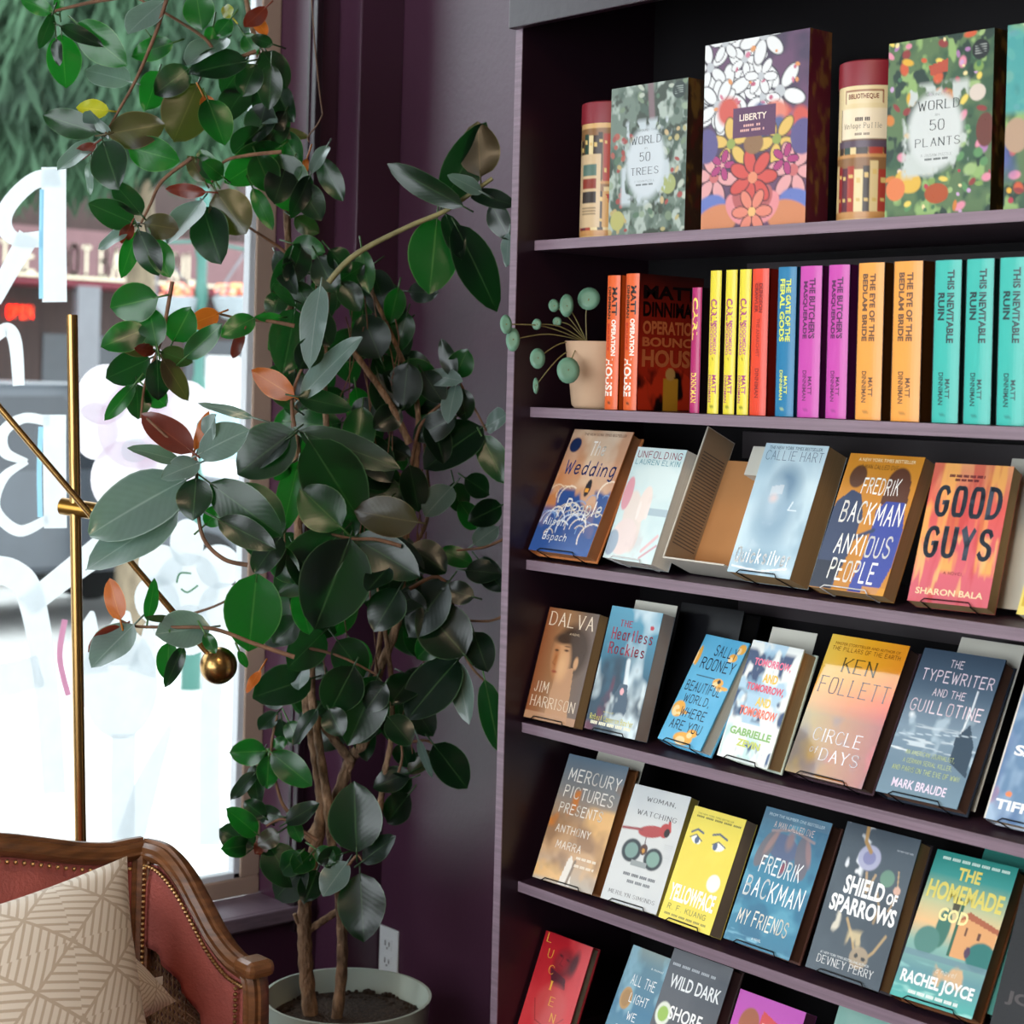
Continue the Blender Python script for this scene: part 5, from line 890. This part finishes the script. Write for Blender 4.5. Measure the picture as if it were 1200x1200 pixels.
A = Art('50525a'); A.grad((0, '6a6c70'), (.12, '4c5058'), (.6, '53555c'), (.8, 'a87048'), (1, '5c4440')).noise('5e6066', 3, 4, .4, .7, 191, .6).ell(.15, .48, .13, .095, 'e4e8d8').ell(.15, .48, .09, .06, '9cc058')
A.t(27, .06, .1, .72, .02, 'b8bcc0', 'Z').t('WILD DARK', .1, .18, .84, .1, 'f2f2f0', 'B').t('SHORE', .24, .4, .54, .1, 'f2f2f0', 'B').t('A NOVEL', .2, .68, .5, .06, 'e4e4e2', 'k')
book(6, (.3775, .056, .015, 0, 25, .143, .236), .032, A, 'dark grey hardcover with a green badge and white capitals', True, '4a3a38', page=mat('plum_brown_page_edges', '5c3e3a', .8, var=.1), desc='dark grey green-badge hardcover')
A = Art('c44cb4'); A.ell(.25, .4, .2, .2, 'e8d0c4').ell(.26, .24, .16, .14, 'a85c3c').poly([(.42, .1), (.66, .16), (.62, .6), (.36, .6)], 'd84848').ell(.74, .3, .16, .12, '3a2c2c').ell(.74, .42, .14, .14, 'd0a48c').rect(.1, .6, .9, 1, 'e0e0e8')
for k in range(4): A.line([(.46, .2 + k * .07), (.6, .22 + k * .07)], .012, 'f0d8d0'); A.line([(.84, .42 + k * .05), (.96, .44 + k * .05)], .01, 'f0d8f0')
book(6, (.553, .055, .014, 0, 24, .146, .210), .03, A, 'magenta paperback with two cartoon-style figures, low at the frame bottom', False, '8a2c7c', page=mat('magenta_dark_edges', '6a3050', .8), desc='magenta paperback')
A = Art('6c9c94'); A.grad((0, '84b0a4'), (1, '50807c')).ell(.55, .6, .32, .45, '3c4c54').noise('8cb4a8', 4, 4, .5, .7, 201, .6)
book(6, (.760, .055, .014, 0, 24, .15, .242), .03, A, 'grey-green paperback, only its top showing at the frame bottom', False, '5a8078', desc='grey-green paperback')
# ---------------------------------------------------------------- second shelf: bright spines
def sp_(base, lines, marks=(), nx=10, ny=60):
    # lines: (text, centre across, start down, length down, glyph height, colour, font), reading downward
    a = Art(base, nx, ny); a.lines = lines; return a
class Spine(Art):
    def put(s, mb, O, U, V, N, mi=0):
        T, s.T = s.T, []; Art.put(s, mb, O, U, V, N, mi); s.T = T; O, U, V, N = map(np.array, (O, U, V, N))
        for n, (txt, cx, y, ln_, hh, c, f) in enumerate(T):
            vs, fs = FONTS[f](txt); q = np.array(vs); q = (q - q.min(0)) / np.maximum(q.max(0) - q.min(0), 1e-6); cc = lin(c)
            p = O + N * (.0008 + .0001 * (n % 2)) + (y + q[:, :1] * ln_) * V + (cx + (q[:, 1:2] - .5) * hh) * U; mb.add(p.tolist(), fs, mi, [cc] * len(vs))
def two(base, rows, col, name_col, nm, f='X'):
    a = Spine(base, 10, 60)
    for txt, cx, y, l, hh in rows: a.t(txt, cx, y, l, hh, col, f)
    for txt, cx, y, l, hh in nm: a.t(txt, cx, y, l, hh, name_col, 'B')
    a.ell(.45, .955, .14, .012, name_col, a=.5); return a
DN = [('MATT', .62, .73, .12, .16), ('DINNIMAN', .38, .69, .2, .18)]
OH = [('MATT', .72, .08, .2, .34), ('DINNIMAN', .3, .08, .24, .3)]
def oh():
    a = Spine('e0622c', 10, 60); a.t('MATT', .68, .09, .21, .34, '1c1410', 'X').t('DINNIMAN', .3, .085, .24, .26, '1c1410', 'X').t('OPERATION', .66, .33, .27, .3, 'f2ece0', 'X').t('BOUNCE', .26, .36, .2, .24, 'c83a24', 'X').t('HOUSE', .36, .62, .28, .62, 'f2ece0', 'X').ell(.45, .955, .14, .012, '4a2818'); return a
fr_ = Art('7a1c14', 60, 90); fr_.grad((0, '3a100c'), (.3, '8a2014'), (.7, 'b02c18'), (1, '401008')).poly([(0, .85), (.1, .75), (.2, .82), (.35, .66), (.5, .6), (.62, .68), (.8, .75), (1, .85), (1, 1), (0, 1)], 'c8361c').noise('180a0a', 5, 5, .5, .6, 301, 1, (-.1, .68, 1.1, 1.1)).rect(.4, .76, .62, 1, 'c8902c').ell(.5, .73, .08, .05, 'c89858')  # front cover in darkened print colours that hold its shadow
fr_.t('MATT', .05, .08, .86, .1, '140808', 'X').t('DINNIMAN', .05, .2, .9, .11, '140808', 'X').t('OPERATION', .05, .34, .9, .1, 'c86c40', 'X').t('BOUNCE', .05, .46, .9, .07, 'c86c40', 'X').t('HOUSE', .05, .55, .9, .13, 'c86c40', 'X')
spine_book(.176, .0335, .244, 'd2561f', oh(), 'orange spine hardcover beside the small potted plant'); spine_book(.224, .0345, .246, '9c2c14', oh(), 'orange spine hardcover whose dark red flame cover is showing', fr_, .17)
a = Spine('b02868', 10, 60); a.t('CARL', .5, .08, .34, .5, 'f0d860', 'X').t('DINNIMAN', .5, .68, .24, .5, 'f0d860', 'X'); spine_book(.389, .024, .217, '1c1418', a, 'thin magenta spine with yellow letters, shorter than its neighbours', dep=.14)
for x, lb in ((.431, 'leftmost of the three yellow spines'), (.467, 'middle of the three yellow spines'), (.4985, 'rightmost of the three yellow spines, touching the red one')):
    a = Spine('e4d43c', 10, 60); a.t("CARL'S", .5, .2, .19, .55, 'a83a7c', 'X').t('DOOMSDAY', .64, .39, .2, .26, 'c05a90', 'B').t('SCENARIO', .34, .39, .2, .24, 'c05a90', 'B').t('MATT', .66, .73, .13, .3, 'a83a7c', 'B').t('DINNIMAN', .3, .73, .19, .26, 'a83a7c', 'B').ell(.5, .62, .1, .012, '8a6a20').ell(.5, .955, .14, .012, '8a8a20'); spine_book(x, .027, .245, '2a2410', a, lb)
a = Spine('e04428', 10, 60); a.t('DUNGEON', .62, .1, .2, .2, '8a2018', 'X').t('CRAWLER', .36, .1, .2, .2, '8a2018', 'X').t('THE ANARCHIST', .5, .34, .26, .2, 'a83020', 'B').t('DINNIMAN', .5, .68, .2, .22, '8a2018', 'B').ell(.5, .15, .3, .06, '9c2818', a=.4); spine_book(.5275, .037, .245, '801c10', a, 'red orange spine between the yellow and blue ones')
spine_book(.584, .040, .246, '14486c', two('2478a4', [('THE GATE OF THE', .66, .08, .42, .24), ('FERAL GODS', .34, .08, .42, .3)], 'd8e05c', 'd8e05c', DN), 'blue spine with yellow-green letters')
for x, w_, lb in ((.631, .0465, 'left magenta-purple spine beside the blue one'), (.690, .0435, 'right magenta-purple spine beside the orange one')): spine_book(x, w_, .246, '50184c', two('c44aa8', [("THE BUTCHER'S", .64, .08, .4, .26), ('MASQUERADE', .32, .1, .38, .24)], '5c2456', '6c2c60', DN), lb)
for x, w_, lb in ((.750, .052, 'left light orange spine after the purple pair'), (.819, .056, 'right light orange spine before the turquoise ones')): spine_book(x, w_, .247, '4a2c10', two('eca048', [('THE EYE OF THE', .62, .07, .43, .2), ('BEDLAM BRIDE', .34, .07, .43, .2)], '6a4a34', '6a4a34', DN), lb)
for x, lb in ((.896, 'leftmost of the turquoise spines'), (.953, 'middle turquoise spine of the three'), (1.011, 'rightmost turquoise spine, at the edge of the frame')): spine_book(x, .0495, .246, '14302e', two('3cb4a8', [('THIS INEVITABLE', .66, .06, .45, .24), ('RUIN', .32, .2, .17, .26)], '1c3a3c', '244a4a', DN), lb)
spine_book(1.07, .0495, .246, '14302e', two('3cb4a8', [('THIS INEVITABLE', .66, .06, .45, .24), ('RUIN', .32, .2, .17, .26)], '1c3a3c', '244a4a', DN), 'further turquoise spine just beyond the edge of the frame')
# ---------------------------------------------------------------- top shelf: puzzle boxes and tubes
def pbox(x0, w, h, d, art, edge, label, lid=None):
    o = empty('puzzle_box', (x0 + w / 2, .062, SH[1] + .0008), label, 'puzzle box', 'boxed puzzles on the top shelf'); mb = MB(); mb.usec = True; mb.col = lin(edge); mb.box(-w / 2, w / 2, 0, d, 0, h); art.put(mb, (-w / 2, 0, h), (w, 0, 0), (0, 0, -h), (0, -1, 0)); e = Art(edge, 20, 60); e.noise('8a6a34', 4, 12, .55, .7, int(x0 * 100) + 5, .6).noise('5a2420', 3, 9, .6, .7, int(x0 * 100) + 8, .7); e.put(mb, (w / 2, 0, h), (0, d, 0), (0, 0, -h), (1, 0, 0)); mb.build('box', INK, o, world=False); return o
A = Art('6c7c70', 110, 150); A.noise('46584c', 6, 7, .42, .6, 401).noise('a8b4aa', 9, 10, .56, .68, 402).noise('3a4438', 10, 12, .58, .68, 403)
flecks(A, 60, ['56705a', '8c9c84', '4a5c50', 'b0b8a8', '74866c'], 404, .02, .06); flecks(A, 26, ['9c4a44', 'a85c50', 'b4a06c'], 405, .02, .045, (0, .3, .3, 1)); flecks(A, 16, ['9c4a44', 'b0a470', 'c0a87c'], 406, .02, .04, (.7, .3, 1, 1))
A.line([(.52, 0), (.55, .22)], .05, '7a6468').ell(.12, .9, .1, .07, 'b0ac68').ell(.78, .68, .1, .07, '9ca468').ell(.48, .53, .29, .27, 'bcc6ca', soft=.25).noise('bcc6ca', 12, 12, .5, .6, 407, 1, (.14, .22, .82, .82)).ell(.48, .53, .26, .25, 'c8d0d4', soft=.2).ell(.89, .07, .09, .06, '2c3834').rect(.9, .0, 1, .0, '2c3834')
for k in range(4): A.line([(.84, .05 + k * .014), (.94, .045 + k * .014)], .005, '8a968e')
A.t('AROUND THE', .36, .3, .26, .016, '5c6468', 'r').t('WORLD', .28, .345, .4, .055, '40484e', 'R').t('in', .46, .42, .04, .015, '5c6468', 'r').t('50', .4, .455, .14, .06, '40484e', 'R').t('TREES', .29, .555, .36, .05, '40484e', 'R').t('A JIGSAW PUZZLE', .34, .64, .26, .014, '6c7478', 'r').t(16, .36, .665, .22, .012, '6c7478', 'Z')
pbox(.182, .192, .268, .05, A, '3c2a20', 'grey-green puzzle box with a white centre, between the left tube and the tall floral box')
A = Art('4a3c54', 110, 150); A.noise('6c4a68', 4, 5, .4, .6, 411, .8)
g = random.Random(9)
for k in range(15): petals(A, g.uniform(0, 1), g.uniform(-.02, .36), g.uniform(.13, .24), 'e0e2e2', g.choice([5, 6]), 'b8bcc0', '3c3c44', g.uniform(0, 3))
flecks(A, 22, ['b85c78', 'c87890', 'd8945c'], 412, .012, .03, (.1, .05, .95, .45)); flecks(A, 12, ['d8806c', 'c8584c', '3c5474', '54608c'], 413, .07, .13, (0, .36, 1, .52))
for s_ in (-1, 1):
    x = lambda v: .5 + s_ * v
    petals(A, x(.22), .55, .2, 'd8b460', 5, '8c9c50', '5a4a30', .4 * s_); petals(A, x(.38), .72, .22, 'd89c9c', 6, 'c06868', '4a2c3c', 1.2); petals(A, x(.3), .66, .12, 'a83c74', 5, None, '3c2440'); A.ell(x(.44), .92, .22, .1, '6474b4', 30 * s_).ell(x(.36), .97, .24, .1, 'c88058', 20 * s_).ell(x(.46), .55, .12, .1, '5c5484').ell(x(.14), .9, .1, .1, 'd8888c', 40 * s_, .1).ell(x(.1), .85, .09, .08, 'b05c5c', 30 * s_)
petals(A, .5, .74, .22, 'c85048', 7, 'd88868', '4a2430'); petals(A, .5, .92, .18, 'd8806c', 6, 'e0b070', '4a2430'); A.ell(.5, .56, .1, .06, '8a6848'); A.rect(.3, .365, .7, .52, '5c3858')
A.t('LIBERTY', .36, .4, .26, .035, 'ecdccc', 'B').t(8, .4, .455, .16, .013, 'd8a8a0', 'Z').t(13, .37, .48, .23, .013, 'd8a8a0', 'Z')
pbox(.413, .232, .318, .055, A, '5a2030', 'tallest floral puzzle box with white flowers and a plum label')
def plants(seed):
    A = Art('5a7450', 120, 150); A.noise('3c5a44', 5, 6, .42, .6, seed).noise('8cac6c', 8, 9, .58, .68, seed + 1).noise('2c4038', 9, 10, .6, .68, seed + 2)
    flecks(A, 70, ['d8a83c', 'c85c3c', '7c9c54', 'a878a8', 'd88ca0', '5c8c5c', 'e0c860', '8c3c3c', '98b478', 'c87c3c'], seed + 3, .02, .065); flecks(A, 40, ['e4d49c', 'b03c50', 'c4a0c8', '4a7454'], seed + 4, .012, .03); return A
A = plants(421); A.poly([(.4, .16), (.58, .13), (.58, .2), (.42, .22)], 'b0503c').ell(.22, .8, .14, .07, 'd8b04c', 20).ell(.1, .84, .1, .07, 'd87c4c').ell(.94, .55, .09, .1, '6a3c34').ell(.86, .34, .08, .05, 'd0c4b8').ell(.5, .88, .12, .06, 'a8502c').ell(.47, .53, .3, .25, 'c0c8c4', soft=.25).noise('c0c8c4', 12, 12, .5, .6, 427, 1, (.14, .24, .8, .8)).ell(.47, .53, .27, .23, 'ccd2d0', soft=.2).ell(.88, .105, .085, .06, '242a2c')
for k in range(4): A.line([(.83, .085 + k * .014), (.93, .08 + k * .014)], .005, '9aa09c')
A.t('AROUND THE', .37, .315, .25, .016, '5c6464', 'r').t('WORLD', .3, .355, .4, .055, '40484a', 'R').t('in', .47, .43, .04, .015, '5c6464', 'r').t('50', .42, .465, .14, .06, '40484a', 'R').t('PLANTS', .28, .565, .43, .05, '40484a', 'R').t('A JIGSAW PUZZLE', .34, .655, .3, .016, '6c7474', 'r').t(16, .38, .68, .22, .012, '6c7474', 'Z')
pbox(.805, .192, .271, .05, A, '2c2410', 'colourful plant puzzle box with a white centre, right of the second tube')
A = plants(441); A.noise('4ca0a0', 3, 4, .4, .55, 445, .9, (-.1, -.1, 1.1, .5)).noise('5c64a4', 3, 4, .45, .6, 446, .9, (-.1, .6, 1.1, 1.1)).ell(.3, .1, .16, .1, '1c2426').ell(.1, .6, .12, .1, 'b0947c')
for k in range(4): A.line([(.18, .07 + k * .018), (.42, .07 + k * .018)], .006, 'b0b8b8')
pbox(1.02, .192, .271, .05, A, '2c2410', 'teal and violet puzzle box cut by the right end of the top shelf')
RED = mat('dark_red_lid', '84202c', .45, var=.06)
def tube(cx, r, h, label, second):
    cy = .072 + r; o = empty('puzzle_tube', (cx, cy, SH[1] + .0008), label, 'puzzle tube', 'round puzzle tubes on the top shelf'); lh = h * .165
    A = Art('dcb880', 160, 80); A.noise('d0a468', 6, 5, .4, .6, 501, .6); g = random.Random(12)
    for row, (y0_, y1_) in enumerate(((.08, .5), (.56, .93))):
        A.rect(0, y0_ - .03, 1, y1_, '8a6440'); A.rect(0, y1_, 1, y1_ + .045, 'c08c54'); x = 0
        while x < 1:
            w_ = g.uniform(.026, .042); hgt = g.uniform(.0, .08); c = g.choice(['8c2c2c', 'a84034', 'd8c08c', '2c4438', '5c2430', 'b8a070', '3c3028', 'c05a3c', 'e0cc98']); A.rect(x, y0_ + hgt, x + w_, y1_, c); A.rect(x + w_ * .2, y0_ + hgt + .06, x + w_ * .8, y0_ + hgt + .09, 'd8b870'); A.rect(x + w_ * .25, y1_ - .1, x + w_ * .75, y1_ - .07, 'd0b068'); x += w_ + .002
    lab = (.615, .07) if second else (.58, .28)
    if second:
        A.rect(.63, .0, .95, .46, 'e0cc9c').rect(.71, .035, .9, .135, '8a4a34').rect(.715, .045, .895, .125, 'e4d2a8').rect(.68, .165, .925, .4, '6c5040').rect(.686, .175, .919, .39, 'e8d8ba').rect(.93, .06, .985, .46, '2c4434').rect(.66, .41, .93, .46, '5a4a58')
        A.t('BIBLIOTHEQUE', .73, .06, .15, .045, '7c3a28', 'B').t(9, .77, .235, .07, .028, '5a4a40', 'Z').t('Vintage Puzzle', .705, .275, .19, .055, '4a3c34', 'R').t(10, .77, .35, .07, .018, '8a7a68', 'Z')
    else:
        A.rect(.63, .27, .83, .9, 'd0b48c').rect(.7, .36, .8, .46, '5a7468').rect(.7, .48, .8, .57, '8c3c30').rect(.7, .59, .8, .69, '3c3430').rect(.84, .6, 1, .9, 'c89858').poly([(.86, .62), (.92, .62), (.98, .9), (.92, .9)], 'a83428')
        for k in range(5): A.rect(.7, .73 + k * .028, .8, .738 + k * .028, '8a7458')
    mb = MB(); t_ = MB(); A.put(t_, (0, 0, h - lh), (1, 0, 0), (0, 0, -(h - lh)), (0, -1, 0)); mb.usec = True
    def wrap(p): a_ = 2 * math.pi * p[0]; rr = r - p[1] * 1.0; return (rr * math.cos(a_), rr * math.sin(a_), p[2])
    mb.add([wrap(p) for p in t_.v], t_.f, 0, t_.c); mb.build('tube', INK, o, world=False, smooth=True, sharp=0)
    MB().lathe([(0, h), (r * .9, h), (r * 1.02, h - .003), (r * 1.03, h - .006), (r * 1.03, h - lh), (r * .98, h - lh)], (0, 0, 0), 48).build('lid', RED, o, smooth=True, world=False); MB().lathe([(0, .0005), (r * 1.005, .0005), (r * 1.005, .006)], (0, 0, 0), 48).build('base_rim', PAGEB, o, world=False)
tube(.115, .0545, .255, 'red-lidded puzzle tube at the left end of the top shelf', False); tube(.727, .0545, .258, 'red-lidded puzzle tube between the tall floral box and the plant box', True)
# ---------------------------------------------------------------- small potted plant on the second shelf
TERR = mat('cream_clay_pot', 'c8a688', .6, var=.08, scale=5); c_ = Vector((.100, .125, SH[2] + .0008))
pp = empty('potted_trailing_plant', c_, 'small round-leaved plant in a cream clay pot on the second shelf', 'plant')
MB().lathe([(0, 0), (.044, 0), (.05, .006), (.064, .12), (.066, .125), (.062, .125), (.058, .1), (0, .1)], c_, 40).build('pot', TERR, pp, smooth=True); MB().lathe([(0, .108), (.058, .105)], c_, 24).build('soil', SOIL, pp)['kind'] = 'stuff'
PIL = mat('round_pale_green_leaf', '6f9c84', .4, var=.12, scale=30, trans=.2); top = c_ + Vector((-.03, -.005, .125)); lv = MB(); stm = MB()
for x, y, d, r_, sq in ((593, 380, 3.30, 12, .6), (601, 398, 3.30, 15, .55), (630, 420, 3.30, 13, .7), (666, 434, 3.28, 16, .85), (664, 358, 3.36, 14, .6), (690, 350, 3.38, 14, .95), (649, 358, 3.37, 8, .8), (629, 380, 3.33, 7, .8), (653, 377, 3.36, 6, .9), (628, 452, 3.32, 10, .35)):
    p = atd(x, y, d); rr = r_ / FPX * d; n_ = (CAM - p).normalized(); n_ = (n_ + Vector((rl.uniform(-.2, .2), rl.uniform(-.2, .2), .3))).normalized(); s1 = UP0.cross(n_).normalized(); u1 = n_.cross(s1); vs = [p - n_ * .001]
    for q in (.5, 1):
        for k in range(18): a_ = 2 * math.pi * k / 18; vs.append(p + (s1 * (math.cos(a_) * sq) + u1 * math.sin(a_)) * rr * q + n_ * (.0015 if q < 1 else 0))
    lv.add(vs, [(0, 1 + k, 1 + (k + 1) % 18) for k in range(18)] + [(1 + k, 19 + k, 19 + (k + 1) % 18, 1 + (k + 1) % 18) for k in range(18)])
    stm.tube(curve([top, top.lerp(p, .5) + Vector((0, -.005, .012)), p], 6), .0012, 5)
lo_ = lv.build('leaves', PIL, pp, smooth=True, sharp=0); lo_.modifiers.new('thick', 'SOLIDIFY').thickness = .0012; stm.build('stems', GTW, pp)

# ---------------------------------------------------------------- lettering on the restaurant across the street
def wall_text(txt, x0, x1, y0_, y1_, dx, m_, name, f='W'):
    vs, fs = FONTS[f](txt); q = np.array(vs); q = (q - q.min(0)) / (q.max(0) - q.min(0)); a_, b_ = fp(x0, y1_, dx), fp(x1, y0_, dx); mb = MB()
    mb.add([(FX + dx, a_.y + u * (b_.y - a_.y), a_.z + v * (b_.z - a_.z)) for u, v in q.tolist()], fs); mb.build(name, m_, cafe)
wall_text('THE ROOT BAR & GRILL', 0, 242, 297, 320, .945, CRM, 'sign_lettering')
NEON = mat('red_neon_tube', 'ff4422', .4, emit=2.5, var=.02); wall_text('OPEN', 8, 39, 358, 373, .06, NEON, 'neon_sign', 'K')
